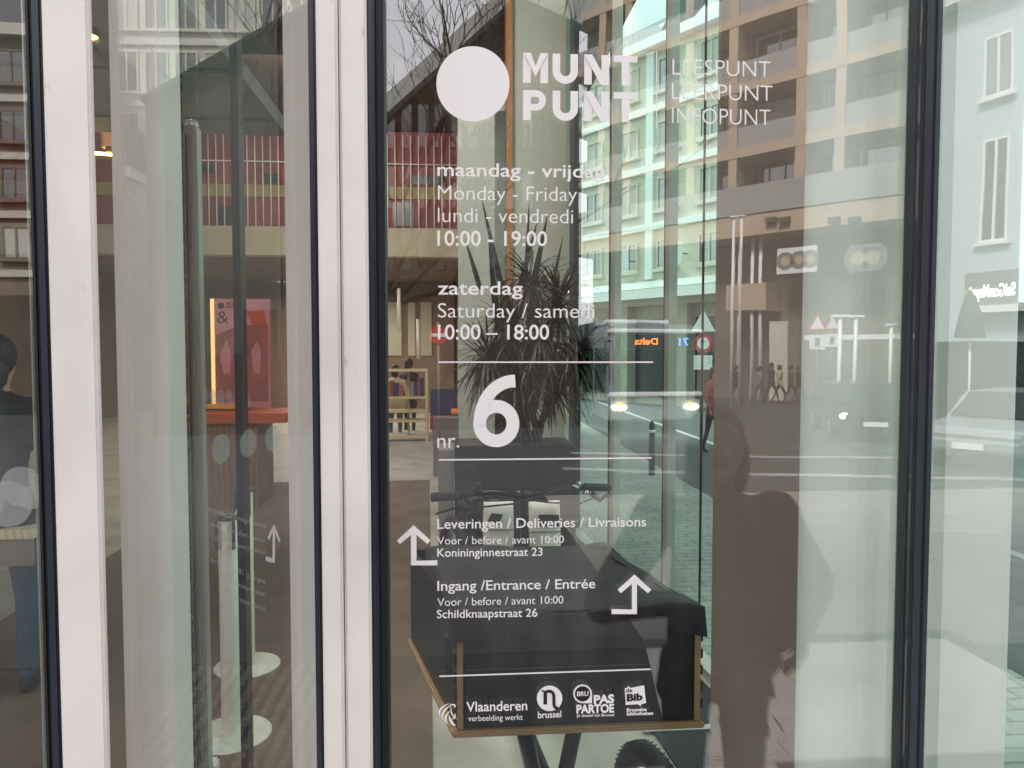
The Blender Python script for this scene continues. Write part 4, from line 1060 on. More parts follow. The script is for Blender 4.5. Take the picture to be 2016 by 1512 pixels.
# desk and visitor at far left
t = thing('desk', 'pale wooden desk top at the far left edge', 'desk'); yd = 2.35
u = P(-120, 1028, yd); v = P(64, 1062, yd)
mb = MB(); mb.box(u.x-.3, v.x, yd, yd+.6, v.z, v.z+.045); mb.build('desk_top', 'shelf_wood', t, .004); mb = MB(); mb.box(u.x-.2, v.x-.02, yd+.02, yd+.05, v.z-.13, v.z-.001); mb.build('apron', 'brown_panel', t)
mb = MB(); mb.box(u.x-.28, u.x-.2, yd+.05, yd+.55, 0, v.z-.001); mb.build('leg', 'dark_profile', t)
mb = MB(); mb.box(v.x-.12, v.x-.06, yd+.4, yd+.5, 0, v.z-.001); mb.build('leg', 'dark_profile', t)
p = Pz(-14, 1392, 0); person('visitor in dark jacket and blue jeans standing at the desk, far left', (p.x, p.y+.1, 0), R(190), ('dark_coat', 'denim', 'dark_hair'), 1.75, voxel=.03)

# fill lights added to brighten the inside, without fittings of their own
def area(name, loc, size, e, c=(1, .93, .84), rot=(0, 0, 0)):
    d = bpy.data.lights.new(name, 'AREA'); d.energy = e; d.size = size; d.color = c
    o = bpy.data.objects.new(name, d); col.objects.link(o); o.location = loc; o.rotation_euler = rot; return o
mb = MB(); mb.box(FL-1.75, SL(5.9).x+1.2, 4.6, 19.9, zz(256), zz(256)+.15); mb.box(FL-1.75, CO.x-.1, .4, 4.59, 8.95, 9.1); tag(mb.build('hall_ceiling', 'dark_facade'), 'dark brown ceiling of the hall above the red wall', 'ceiling')
area('hall_fill', (-2.2, 10.0, 6.0), 2.0, 190, rot=(R(35), 0, 0)); area('room_fill', (-3.0, 16.5, 3.2), 2.0, 110); area('lobby_fill', (-1.6, 3.4, 6.0), 1.6, 150)

# ================================================================== STREET behind the camera (seen in the glass)
def wallframe(p0, p1):                    # local frame: s along the wall from p0 to p1, outward normal to the right of travel
    d = Vector((p1.x-p0.x, p1.y-p0.y, 0)); L = d.length; d.normalize(); n = Vector((d.y, -d.x, 0))
    M = Matrix(((d.x, n.x, 0, p0.x), (d.y, n.y, 0, p0.y), (0, 0, 1, 0), (0, 0, 0, 1))); return M, L
def flip(p): return Vector((p.x, -p.y, p.z))
def window_unit(parent, M, s0, s1, z0, z1, off=0.0, frame='window_white', pane='window_pane', name='window', sill=True, bars=1):
    mb = MB(); fw = .07
    for (a, b, c, d) in ((s0, s0+fw, z0, z1), (s1-fw, s1, z0, z1), (s0+fw, s1-fw, z0, z0+fw), (s0+fw, s1-fw, z1-fw, z1)):
        mb.box(a, b, off, off+.06, c, d, mx=M)
    for i in range(bars):
        m = s0+(s1-s0)*(i+1)/(bars+1); mb.box(m-.035, m+.035, off+.002, off+.055, z0+fw, z1-fw, mx=M)
    o = mb.build(name, frame, parent)
    mb = MB(); mb.box(s0+fw, s1-fw, off+.01, off+.02, z0+fw, z1-fw, mx=M); mb.build('pane', pane, o)
    if sill: mb = MB(); mb.box(s0-.1, s1+.1, off, off+.16, z0-.1, z0-.002, mx=M); mb.build('sill', frame, o)
    return o

# --- balcony block: two angled stretches of one building
bal = thing('apartment_building', 'beige block with deep balconies, grey parapets and a dark shop floor', 'building')
def vdir(vpx, px, Z):                       # virtual start point and wall direction towards vanishing column
    a = P(px, 690, 1); r = ray(px, 690); p = CAM+r*(Z/r.dot(fwd)); d = ray(vpx, 690); d = Vector((d.x, d.y, 0)).normalized(); return Vector((p.x, p.y, 0)), d
b0, bd = vdir(-520, 1832, 30)
def pt_at(px):
    r = ray(px, 690); den = r.x*bd.y-r.y*bd.x; t = ((b0.x-CAM.x)*bd.y-(b0.y-CAM.y)*bd.x)/den; q = CAM+r*t; return Vector((q.x, q.y, 0))
b1 = pt_at(1120)
# real: mirrored; wall must face +y (towards the glass)
M_, L_ = wallframe(flip(b0), flip(b1))
if (M_ @ Vector((0, 1, 0)) - M_ @ Vector((0, 0, 0))).y < 0: M_, L_ = wallframe(flip(b1), flip(b0)); REV = True
else: REV = False
def S_(px):
    q = flip(pt_at(px)); v = (M_.inverted() @ q); return v.x
def zat(px, py):
    q = pt_at(px); r = ray(px, py); return CAM.z+r.z*((Vector((q.x, q.y))-Vector((CAM.x, CAM.y))).length/math.hypot(r.x, r.y))
zg = g(-30)-.2
ZS = zat(1510, 459)                          # underside of first floor
levels = [ZS+.9+3.1*i for i in range(9)]
mb = MB(); mb.box(0, L_, -6, -1.6, levels[0], levels[-1]+2.9, mx=M_); mb.build('back_wall', 'balcony_wall', bal)
mb = MB(); mb.box(0, L_, -6, -.02, ZS, ZS+.95, mx=M_)
for z in levels[1:]: mb.box(0, L_, -1.59, .0, z-.22, z+.22, mx=M_)
mb.build('floor_slab', 'beige_clad', bal)
mb = MB(); s = -.2; bays = []; k = 0
while s < L_:
    wb = (3.3, 1.3, 2.8, 1.9)[k % 4]
    mb.box(s, s+.45, -1.58, -.03, ZS+.95, levels[-1]+2.9, mx=M_); bays.append((s+.45, s+.45+wb)); s += .45+wb; k += 1
mb.build('pier', 'beige_clad', bal)
for i, z in enumerate(levels[:-1]):
    zt0 = z+.22; mb = MB()
    for (a, b) in bays: mb.box(a+.01, min(b-.01, L_), -.16, -.1, zt0-(.4 if i else .0), zt0+1.0, mx=M_)
    mb.build('parapet', 'grey_clad', bal)
    for j, (a, b) in enumerate(bays):
        if b > L_+.5: continue
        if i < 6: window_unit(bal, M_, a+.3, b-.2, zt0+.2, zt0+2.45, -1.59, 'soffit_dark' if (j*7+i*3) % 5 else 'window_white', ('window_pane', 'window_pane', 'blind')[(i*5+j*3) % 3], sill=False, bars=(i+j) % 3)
mb = MB(); mb.box(0, L_, -.14, .05, ZS+1.0, ZS+1.0+1.35, mx=M_); mb.build('parapet_band', 'grey_clad', bal)
mb = MB(); mb.box(0, L_, -6, -2.2, zg, ZS-.001, mx=M_); mb.build('shop_floor', 'shop_stone', bal)
zb_ = zat(1470, 610)
mb = MB(); mb.box(S_(1500) if not REV else S_(1420), S_(1420) if not REV else S_(1500), -2.19, -.5, zb_, zb_+1.3, mx=M_); mb.build('shop_canopy', 'beige_clad', bal)
for px in (1428, 1441, 1467, 1483):
    mb = MB(); s = S_(px); mb.tube([M_ @ Vector((s, -.8, zg)), M_ @ Vector((s, -.8, ZS-.001))], .09, 8); mb.build('column', 'white_inner', bal)
mb = MB(); a, b = sorted((S_(1497), S_(1533))); mb.box(a, b, -2.19, -1.0, zg, zat(1515, 630), mx=M_); mb.build('pillar', 'stone_light', bal)
# ceiling spots under the slab
for px in (1518, 1543, 1640, 1680):
    s = S_(px); mb = MB(); zc_ = zat(px, 434); mb.box(s-.25, s+.25, .0, .25, zc_-.12, zc_+.12, mx=M_); mb.build('wall_lamp', 'soffit_dark', bal)
def signboard(label, pa, pb, py0, py1, cs, m='sign_white'):
    a, b = sorted((S_(pa), S_(pb))); z0, z1 = zat((pa+pb)/2, py1), zat((pa+pb)/2, py0)
    t = thing('shop_sign', label, 'sign'); mb = MB(); mb.box(a, b, -.55, -.45, z0, z1, mx=M_); mb.build('board', m, t)
    for (px, r) in cs:
        s = S_(px); zc = (z0+z1)/2; mb = MB(); mb.add([M_ @ Vector((s+r*math.cos(k*math.pi/14), -.44, zc+r*math.sin(k*math.pi/14))) for k in range(28)], [tuple(range(28))]); o = mb.build('round_mark', 'grey_box', t)
        mb = MB(); mb.add([M_ @ Vector((s+r*.5*math.cos(k*math.pi/14), -.436, zc+r*.5*math.sin(k*math.pi/14))) for k in range(28)], [tuple(range(28))]); mb.build('round_centre', 'cream_coat', o)
signboard('pale shop sign with three round marks beside the brown partition edge', 1521, 1598, 484, 536, ((1537, .42), (1563, .42), (1585, .42)))
signboard('cream shop sign with two large round marks reflected on the pale column', 1662, 1724, 480, 533, ((1680, .6), (1708, .6)), 'cream_coat')
# long fascia light strip
mb = MB(); a, b = sorted((S_(1580), S_(1826))); z = zat(1700, 661); mb.box(a, b, -.4, -.2, z-.12, z+.1, mx=M_); tag(mb.build('awning_rail', 'sign_white'), 'long pale awning rail reflected across the white column', 'rail')

# --- pale house in the corner pane
hs0, hd = vdir(330, 1838, 23); p_near = hs0-hd*16
M2, L2 = wallframe(flip(hs0), flip(p_near))
if (M2 @ Vector((0, 1, 0)) - M2 @ Vector((0, 0, 0))).x > 0: M2, L2 = wallframe(flip(p_near), flip(hs0))
def pt2(px):
    r = ray(px, 690); den = r.x*hd.y-r.y*hd.x; t = ((hs0.x-CAM.x)*hd.y-(hs0.y-CAM.y)*hd.x)/den; q = CAM+r*t; return Vector((q.x, q.y, 0))
def S2(px): return (M2.inverted() @ flip(pt2(px))).x
def z2(px, py):
    q = pt2(px); r = ray(px, py); return CAM.z+r.z*((Vector((q.x, q.y))-Vector((CAM.x, CAM.y))).length/math.hypot(r.x, r.y))
hse = thing('rendered_house', 'pale blue-grey rendered house with two white framed windows', 'building')
zr = z2(1900, 8)
mb = MB(); mb.box(0, L2, -7, 0, z2(1900, 672), zr, mx=M2); mb.build('wall', 'pale_render', hse)
mb = MB(); mb.box(-.3, L2+.3, -7, .5, zr+.001, zr+.35, mx=M2); mb.build('cornice', 'window_white', hse)
mb = MB(); mb.box(-.3, L2+.3, -7, .3, zr+.351, zr+4.5, mx=M2); mb.build('upper_wall', 'pale_render', hse)
mb = MB(); mb.box(0, L2, -7, -.3, g(-22)-.3, z2(1900, 672)-.001, mx=M2); mb.build('shop_floor', 'shop_dark', hse)
for (p0, p1, q0, q1, br) in ((1926, 1984, 190, 68, 1), (1928, 1982, 476, 270, 1)):
    a, b = sorted((S2(p0), S2(p1))); pm = (p0+p1)/2; window_unit(hse, M2, a, b, z2(pm, q0), z2(pm, q1), .01, bars=br)
    for k in (1, 2):
        window_unit(hse, M2, a-k*2.6, b-k*2.6, z2(pm, q0), z2(pm, q1), .01, bars=br) if a-k*2.6 > .3 else None
        window_unit(hse, M2, a+k*2.6, b+k*2.6, z2(pm, q0), z2(pm, q1), .01, bars=br) if b+k*2.6 < L2-.3 else None
a, b = sorted((S2(1906), S2(2040))); za, zb2 = z2(1960, 604), z2(1960, 534)
t = thing('shop_sign', 'grey sign with white writing and a green dot on the pale house', 'sign')
mb = MB(); mb.box(a, b, .02, .14, za, zb2, mx=M2); mb.build('board', 'sign_grey', t)
sa, sb = S2(1920), S2(2006); zc = z2(1960, 583); mb = MB(); ch = (zb2-za)*.34
# letters read correctly for somebody standing in the street
lo, hi = (sa, sb) if (M2 @ Vector((1, 0, 0)) - M2 @ Vector((0, 0, 0))).dot(Vector((0, 0, 1)).cross(M2 @ Vector((0, 1, 0)) - M2 @ Vector((0, 0, 0)))) < 0 else (sb, sa)
nrm = (M2 @ Vector((0, 1, 0)) - M2 @ Vector((0, 0, 0))); rd_ = Vector((0, 0, 1)).cross(nrm)
e0, e1 = M2 @ Vector((sa, .145, zc)), M2 @ Vector((sb, .145, zc))
if (e1-e0).dot(rd_) < 0: e0, e1 = e1, e0
lettering(mb, 'SaiGonMaya', e0, e1-e0, Vector((0, 0, ch)), .02); mb.build('sign_lettering', 'white_lamp', t)
s = S2(1912); mb = MB(); mb.add([M2 @ Vector((s+.13*math.cos(k*math.pi/14), .146, zc+.12+.13*math.sin(k*math.pi/14))) for k in range(28)], [tuple(range(28))]); mb.build('round_mark', 'green_dot', t)
a, b = sorted((S2(1915), S2(2060))); z = z2(1960, 608); mb = MB(); mb.box(a, b, .02, .5, z-.1, z+.1, mx=M2); tag(mb.build('awning', 'sign_white'), 'white awning rail below the grey sign on the pale house', 'awning')
# folded dark green parasol
p = V(1912, 690, 13); t = thing('closed_parasol', 'folded dark green parasol in front of the pale house', 'parasol', None, (p.x, p.y, g(p.y)-.12))
zt_p = V(1910, 570, 13).z-(g(p.y)-.12); zb_p = V(1910, 665, 13).z-(g(p.y)-.12)
mb = MB(); mb.lathe((0, 0, 0), [(.02, zt_p), (.1, zt_p-.15), (.2, (zt_p+zb_p)/2), (.28, zb_p), (.02, zb_p+.02)], 12); mb.build('canopy', 'awning_green', t)
mb = MB(); mb.tube([(0, 0, .04), (0, 0, zt_p+.05)], .025, 8); mb.build('pole', 'white_inner', t)
mb = MB(); mb.lathe((0, 0, 0), [(0, 0), (.3, 0), (.28, .06), (0, .08)], 20); mb.build('base', 'grey_box', t)

# --- dark gabled hall with pale fascia
YG = -20.5
def G(px, py): return flip(P(px, py, -YG))
gab = thing('gabled_hall', 'dark brown hall with a steep pale roof edge behind bare branches', 'building')
e0, e1, e2 = G(640, 345), G(1015, 5), G(1140, 60)
w0, w1 = G(640, 800).x, e2.x; zg2 = g(YG)-.3
mb = MB(); mb.prism([(e0.x, YG, zg2), (e2.x, YG, zg2), (e2.x, YG, e2.z), (e1.x, YG, e1.z), (e0.x, YG, e0.z)], (0, -8, 0)); mb.build('wall', 'dark_facade', gab)
mb = MB(); th = Vector((0, 0, 1.0*.6))
for (a, b) in ((e0, e1), (e1, e2)):
    mb.prism([a+Vector((0, .5, 0)), b+Vector((0, .5, 0)), b+Vector((0, .5, .55)), a+Vector((0, .5, .55))], (0, -9, 0))
mb.build('roof', 'fascia', gab)
for i in range(9):
    for j in range(3):
        px = 755+i*34; py = 290+j*120; a = G(px, py); 
        mb = MB(); mb.box(a.x, a.x+.3, YG+.005, YG+.04, a.z, a.z+1.2); mb.build('window', 'window_pane', gab)
mh = thing('market_hall', 'dark low hall with a slanting black roof edge reflected above the red wall', 'building')
YH = -19.2; a = flip(P(285, 205, 19.2)); b = flip(P(648, 5, 19.2)); zgh = g(YH)-.3
mb = MB(); mb.prism([(a.x, YH, zgh), (b.x, YH, zgh), b, a], (0, -1.0, 0)); mb.build('wall', 'dark_facade', mh)
mb = MB(); mb.prism([a+Vector((0, .3, 0.002)), b+Vector((0, .3, 0.002)), b+Vector((0, .3, .14)), a+Vector((0, .3, .14))], (0, -1.4, 0)); mb.build('roof_edge', 'black_metal', mh)
# --- stone houses on the left
def stonehouse(label, name, pl, pr, D, top, m, roof, cols, rows, z0f, fr='stone'):
    Y = -D; t = thing(name, label, 'building'); a = flip(P(pl, 690, D)); b = flip(P(pr, 690, D)); zt = P((pl+pr)/2, top, D).z; zg3 = g(Y)-.3
    mb = MB(); mb.box(a.x, b.x, Y-8, Y, zg3, zt); mb.build('wall', m, t)
    mb = MB(); mb.box(a.x-.2, b.x+.2, Y-8, Y+.35, zt+.001, zt+.4); mb.build('cornice', 'stone_light', t)
    if roof:
        mb = MB(); mb.prism([(a.x-.1, Y+.2, zt+.401), (b.x+.1, Y+.2, zt+.401), (b.x-.5, Y-2.2, zt+2.6), (a.x+.5, Y-2.2, zt+2.6)], (0, -.3, 0)); mb.prism([(a.x+.3, Y-2.6, zt+.4), (b.x-.3, Y-2.6, zt+.4), (b.x-.5, Y-2.6, zt+2.55), (a.x+.5, Y-2.6, zt+2.55)], (0, -4, 0)); mb.build('roof', 'slate', t)
    Mx = Matrix(((1, 0, 0, 0), (0, 1, 0, Y), (0, 0, 1, 0), (0, 0, 0, 1)))
    wd = (b.x-a.x)/cols; fh = (zt-z0f)/rows
    for i in range(cols):
        for j in range(rows):
            s = a.x+wd*(i+.5); z = z0f+fh*j+.5; window_unit(t, Mx, s-.5, s+.5, z, z+min(2.1, fh-.9), .01, fr, ('window_pane', 'blind')[(i*3+j*5) % 4 == 0])
    for j in range(rows):
        mb = MB(); z = z0f+fh*j; mb.box(a.x-.05, b.x+.05, Y, Y+.12, z-.15, z+.1); mb.build('string_course', 'stone_light', t)
    mb = MB(); mb.box(a.x+.4, b.x-.4, Y+.001, Y+.05, zg3, z0f-.8); mb.build('shop_front', 'shop_dark', t)
    return t, a, b, zt
t, a, b, zt = stonehouse('grey stone house with slate roof and chimney seen in the slit', 'stone_house', 130, 262, 30, 350, 'stone', True, 3, 4, 4.2)
mb = MB(); p = flip(P(182, 330, 31)); mb.box(p.x-.4, p.x+.4, p.y-.4, p.y+.4, zt, zt+2.9); mb.box(p.x-.2, p.x+.2, p.y-.2, p.y+.2, zt+2.9, zt+3.5); mb.build('chimney', 'stone', t)
stonehouse('tall cream stone house reflected above the red wall', 'stone_house', 233, 632, 33, -160, 'stone_light', False, 7, 6, 4.5, 'stone_light')
stonehouse('wide brown stone house reflected in the far left pane', 'stone_house', -900, 90, 27, 60, 'brown_panel', True, 9, 4, 4.5, 'brown_panel')

# --- bare tree
def bare_tree(label, base, segs, seed):
    t = thing('bare_tree', label, 'tree'); rt = random.Random(seed); tr = MB(); cr = MB()
    p = Vector(base); tr.tube([p, p+Vector((.05, 0, 1.5)), p+Vector((.1, 0, 3.0))], [.16, .13, .11], 10); tr.build('trunk', 'bark', t)
    def grow(p, d, L, r, dep):
        pts = [p]; q = p.copy(); dd = d.copy(); n = 5
        for i in range(n):
            dd = (dd+Vector((rt.uniform(-.22, .22), rt.uniform(-.22, .22), rt.uniform(-.1, .2)))).normalized(); q = q+dd*L/n; pts.append(q.copy())
        cr.tube(pts, [r*(1-.6*i/n) for i in range(n+1)], 5 if dep else 7, cap=False)
        if dep >= 4: return
        for k in range(rt.choice((2, 3, 4))):
            i = rt.randint(2, n); nd = (dd+Vector((rt.uniform(-1, 1), rt.uniform(-1, 1), rt.uniform(-.5, .8)))).normalized()
            grow(pts[i], nd, L*rt.uniform(.5, .75), max(r*.5, .0042), dep+1)
    for d in segs: grow(p+Vector((.1, 0, rt.uniform(2.2, 3.0))), Vector(d).normalized(), rt.uniform(2.2, 2.9), .042, 0)
    cr.build('crown', 'bark', t)
p = V(700, 690, 7.5)
bare_tree('leafless street tree whose thin branches reach over the reflected sky', (p.x, p.y, g(p.y)-.12), [(1, .1, .9), (.9, -.3, .6), (.8, .3, 1.3), (.3, .4, 1), (-.6, .3, .9), (1, -.1, .35), (.9, .1, .7), (.7, -.1, 1.1)], 4)

# --- vehicles
def lamps(parent, M, pts, m='head_lamp', r=.11, name='headlight', sc3=(1.6, .4, .8)):
    for p in pts:
        mb = MB(); mb.ball(M @ Vector(p), r, 12, sc3=sc3); mb.build(name, m, parent)
def wheels(parent, M, pts, r, wd=.2):
    for p in pts:
        mb = MB(); c = Vector(p); n = 24
        prof = [(.0, -wd/2), (r*.95, -wd/2), (r, -wd/2+.03), (r, wd/2-.03), (r*.95, wd/2), (0, wd/2)]
        vs = []; fs = []
        for (rr, x) in prof:
            for k in range(n): a = 2*math.pi*k/n; vs.append(M @ (c+Vector((x, rr*math.cos(a), rr*math.sin(a)))))
        for i in range(len(prof)-1):
            for k in range(n): fs.append((i*n+k, i*n+(k+1) % n, (i+1)*n+(k+1) % n, (i+1)*n+k))
        mb.add(vs, fs, 0, True); o = mb.build('wheel', 'rubber_tyre', parent)
        mb = MB(); mb.tube([M @ (c+Vector((-wd/2-.01, 0, 0))), M @ (c+Vector((wd/2+.01, 0, 0)))], r*.55, 16); mb.build('rim', 'aluminium', o)
def rot(p, rz): return Matrix.Translation(p) @ Matrix.Rotation(rz, 4, 'Z')
# bus: front faces +y (towards the glass)
bp = V(1291, 690, 18.3); zgb = g(bp.y)-.116
Mb = rot(Vector((bp.x, bp.y, zgb)), 0)
bus = thing('city_bus', 'grey city bus with white roof edge and lit headlights', 'bus')
mb = MB(); prof = [(-1.27, .32), (1.27, .32), (1.27, 2.6), (1.2, 2.86), (1.0, 2.95), (-1.0, 2.95), (-1.2, 2.86), (-1.27, 2.6)]
mb.prism([Mb @ Vector((x, 0, z)) for x, z in prof], (0, -11.5, 0)); mb.build('body', 'bus_grey', bus, .06)
mb = MB(); mb.box(-1.15, .75, -9, -1.0, 2.955, 3.12, mx=Mb); mb.build('roof_pod', 'bus_white', bus, .12)
mb = MB(); mb.box(-1.31, 1.31, -.3, .08, 2.70, 2.82, mx=Mb); mb.build('roof_edge', 'bus_white', bus, .03)
mb = MB(); mb.box(-1.16, 1.16, .0, .03, 1.16, 2.26, mx=Mb); mb.build('windscreen', 'bus_glass', bus, .01)
mb = MB(); mb.box(-1.12, 1.12, .0, .035, 2.29, 2.66, mx=Mb); d_ = mb.build('destination_display', 'shop_dark', bus)
rb_ = Mb.to_3x3()
def bustext(body, x0, x1, z, ch, m):      # readable for someone in front of the bus: runs towards -x
    mb = MB(); lettering(mb, body, Mb @ Vector((x0, .04, z)), Vector((x1-x0, 0, 0)), Vector((0, 0, ch)), .02); mb.build('display_lettering', m, d_)
kx = 19.55/F_PX
bustext('Delta', (1294-1291)*kx, (1247-1291)*kx, 2.40, .17, 'orange_led'); bustext('71', (1358-1291)*kx, (1338-1291)*kx, 2.38, .2, 'blue_led')
mb = MB(); mb.box(-1.29, 1.29, .0, .09, 1.0, 1.13, mx=Mb); mb.build('bumper_strip', 'bus_white', bus, .03)
for s_ in (-1, 1):
    mb = MB(); mb.tube([Mb @ Vector((s_*1.24, .05, 2.5)), Mb @ Vector((s_*1.45, .3, 2.45)), Mb @ Vector((s_*1.45, .3, 2.2))], .03, 6); mb.box(s_*1.45-.09, s_*1.45+.09, .27, .33, 1.85, 2.2, mx=Mb); mb.build('mirror', 'black_rubber', bus, .0)
lamps(bus, Mb, ((-1.0, .06, .72), (1.0, .06, .72)), r=.13, sc3=(1.7, .4, .7)); lamps(bus, Mb, ((-.96, .09, .8), (.96, .09, .8)), 'amber_lamp', .06, 'indicator')
wheels(bus, Mb, ((-1.12, -2.6, .48), (1.12, -2.6, .48), (-1.12, -8.6, .48), (1.12, -8.6, .48)), .48, .28)
for s_ in (-1, 1):
    for k in range(5): mb = MB(); mb.box(s_*1.272-.012, s_*1.272+.012, -2.0-k*1.9, -.4-k*1.9, 1.1, 2.3, mx=Mb); mb.build('side_window', 'bus_glass', bus)
def car(label, p, rz, paint, lit=True):
    t = thing('car', label, 'car'); Mc = rot(p, rz)
    prof = [(2.1, .35), (2.15, .62), (2.0, .78), (1.1, .92), (.45, 1.38), (-.9, 1.42), (-1.6, 1.0), (-2.05, .95), (-2.1, .35)]
    mb = MB(); mb.prism([Mc @ Vector((-.88, y, z)) for y, z in prof], Mc.to_3x3() @ Vector((1.76, 0, 0))); mb.build('body', paint, t, .07)
    mb = MB(); mb.prism([Mc @ Vector((-.74, y, z)) for y, z in ((1.13, .93), (.5, 1.36), (.48, 1.37), (1.09, .945))], Mc.to_3x3() @ Vector((1.48, 0, 0)))
    mb.hexa([Mc @ Vector(q) for q in ((-.76, 1.16, .94), (.76, 1.16, .94), (.76, 1.1, .935), (-.76, 1.1, .935))], [Mc @ Vector(q) for q in ((-.68, .53, 1.385), (.68, .53, 1.385), (.68, .47, 1.37), (-.68, .47, 1.37))]); mb.build('windscreen', 'bus_glass', t)
    for s_ in (-1, 1): mb = MB(); mb.prism([Mc @ Vector((s_*.885, y, z)) for y, z in ((.95, .98), (.42, 1.32), (-.85, 1.35), (-1.35, 1.02))], Mc.to_3x3() @ Vector((s_*.004, 0, 0))); mb.build('side_window', 'bus_glass', t)
    if lit: lamps(t, Mc, ((-.66, 2.06, .66), (.66, 2.06, .66)), r=.09)
    wheels(t, Mc, ((-.8, 1.3, .32), (.8, 1.3, .32), (-.8, -1.3, .32), (.8, -1.3, .32)), .32, .2)
    mb = MB(); mb.box(-.26, .26, 2.13, 2.16, .42, .53, mx=Mc); mb.build('number_plate', 'sign_white', t); return t
p = V(1690, 690, 17.5); car('dark car with lit headlights reflected on the pale column', Vector((p.x, p.y, g(p.y)-.116)), R(18), 'car_dark')
p = V(2105, 690, 11.0); car('silver car reflected at the right edge of the corner pane', Vector((p.x, p.y-1, g(p.y)-.116)), R(60), 'car_silver', False)
# van
p = V(955, 690, 21); t = thing('delivery_van', 'white and red delivery van half hidden behind the plant', 'van'); Mv = rot(Vector((p.x+.55, p.y, g(p.y)-.116)), R(-20))
mb = MB(); mb.prism([Mv @ Vector((-.95, y, z)) for y, z in ((.0, .4), (.05, 1.0), (-.6, 1.35), (-1.2, 2.3), (-4.8, 2.35), (-4.85, .4))], Mv.to_3x3() @ Vector((1.9, 0, 0))); mb.build('body', 'bus_white', t, .06)
mb = MB(); mb.hexa([Mv @ Vector(q) for q in ((-.82, -.6, 1.38), (.82, -.6, 1.38), (.82, -.66, 1.38), (-.82, -.66, 1.38))], [Mv @ Vector(q) for q in ((-.74, -1.12, 2.22), (.74, -1.12, 2.22), (.74, -1.18, 2.22), (-.74, -1.18, 2.22))]); mb.build('windscreen', 'bus_glass', t)
mb = MB(); mb.box(-.955, -.948, -4.6, -1.5, .5, 1.5, mx=Mv); mb.build('side_panel', 'red_paint', t); mb = MB(); mb.box(.948, .955, -4.6, -1.5, .5, 1.5, mx=Mv); mb.build('side_panel', 'red_paint', t)
lamps(t, Mv, ((-.7, .02, .82), (.7, .02, .82)), r=.1); wheels(t, Mv, ((-.85, -.9, .34), (.85, -.9, .34), (-.85, -3.9, .34), (.85, -3.9, .34)), .34, .2)

# --- signs, poles
def pole(t, p, h, r=.035, m='grey_box'): mb = MB(); mb.tube([p, p+Vector((0, 0, h))], r, 8); mb.build('pole', m, t)
def disc(t, c, r, m, y, name, n=28): mb = MB(); mb.prism([Vector((c.x+r*math.cos(2*math.pi*k/n), c.y+y, c.z+r*math.sin(2*math.pi*k/n))) for k in range(n)], (0, .006, 0)); return mb.build(name, m, t)
p = V(864, 660, 18); b = Vector((p.x, p.y, g(p.y)-.12)); t = thing('no_entry_sign', 'round red no entry sign with white bar on a pole', 'traffic sign'); pole(t, b, p.z-b.z+.35)
disc(t, p, .24, 'sign_red', .04, 'sign_disc'); mb = MB(); mb.box(p.x-.18, p.x+.18, p.y+.047, p.y+.052, p.z-.045, p.z+.045); mb.build('sign_bar', 'sign_white', t)
def warn(label, px, py, D, plate=True, k=1):
    p = V(px, py, D); b = Vector((p.x, p.y, g(p.y)-.12)); t = thing('warning_sign', label, 'traffic sign'); pole(t, b, p.z-b.z+.3)
    tri = lambda r, y: [Vector((p.x+r*math.sin(a), p.y+y, p.z+r*math.cos(a))) for a in (0, 2*math.pi/3, 4*math.pi/3)]
    mb = MB(); mb.prism(tri(.42*k, .04), (0, .006, 0)); mb.build('sign_border', 'sign_red', t); mb = MB(); mb.prism(tri(.29*k, .048), (0, .004, 0)); mb.build('sign_face', 'sign_white', t)
    mb = MB(); mb.box(p.x-.28*k, p.x+.28*k, p.y+.04, p.y+.05, p.z-.85*k, p.z-.35*k); mb.build('plate', 'sign_white', t)
    mb = MB(); mb.box(p.x-.09*k, p.x+.09*k, p.y+.051, p.y+.053, p.z-.75*k, p.z-.45*k); mb.build('symbol', 'grey_box', t)
warn('red and white triangle sign over a white plate, reflected on the pale column', 1610, 637, 23); 
warn('smaller triangle sign with plate farther along the reflected kerb', 1639, 637, 26)
def lamp_post(label, px, top, D, hd=.5):
    p = V(px, top, D); b = Vector((p.x, p.y, g(p.y)-.12)); t = thing('street_lamp', label, 'street lamp'); pole(t, b, p.z-b.z, .06, 'white_inner'); mb = MB(); mb.box(p.x-hd/2, p.x+hd/2, p.y-.1, p.y+.1, p.z+.001, p.z+.09); mb.build('lamp_head', 'sign_white', t, .02)
lamp_post('white lamp post with flat head, nearer one of the pair on the column', 1656, 624, 20); lamp_post('white lamp post with flat head right of the triangle signs', 1686, 624, 22)
lamp_post('short white post with flat head at the right of the column', 1755, 640, 24, .4); lamp_post('tall slim lamp post before the beige block', 1446, 430, 27, .3); lamp_post('tall slim lamp post close beside another one', 1462, 428, 28, .3)

# --- people in the street
spec = [(1452, 'walker in a dark coat leaving the group, leftmost of the pedestrians', ('dark_coat', 'denim', 'dark_hair'), 1.72, 100), (1497, 'pedestrian in pale blue trousers by the pale pillar', ('grey_box', 'denim', 'dark_hair'), 1.68, 80),
        (1520, 'tall pedestrian dressed all in black, mid stride', ('dark_coat', 'dark_coat', 'dark_hair'), 1.84, 95), (1536, 'pedestrian in cream jacket and dark trousers, mid stride', ('cream_coat', 'dark_coat', 'dark_hair'), 1.74, 100),
        (1558, 'pedestrian in brown coat beside the cream jacket', ('brown_coat', 'dark_coat', 'dark_hair'), 1.76, 105), (1574, 'pedestrian in black jacket at the edge of the brown board', ('dark_coat', 'brown_coat', 'dark_hair'), 1.7, 90)]
for (px, lab, mm, h, rz) in spec:
    p = V(px, 690, 30.5); person(lab, (p.x, p.y, g(p.y)-.12), R(rz), mm, h, stride=.3, arms='walk', voxel=.045, group='pedestrians across the road')
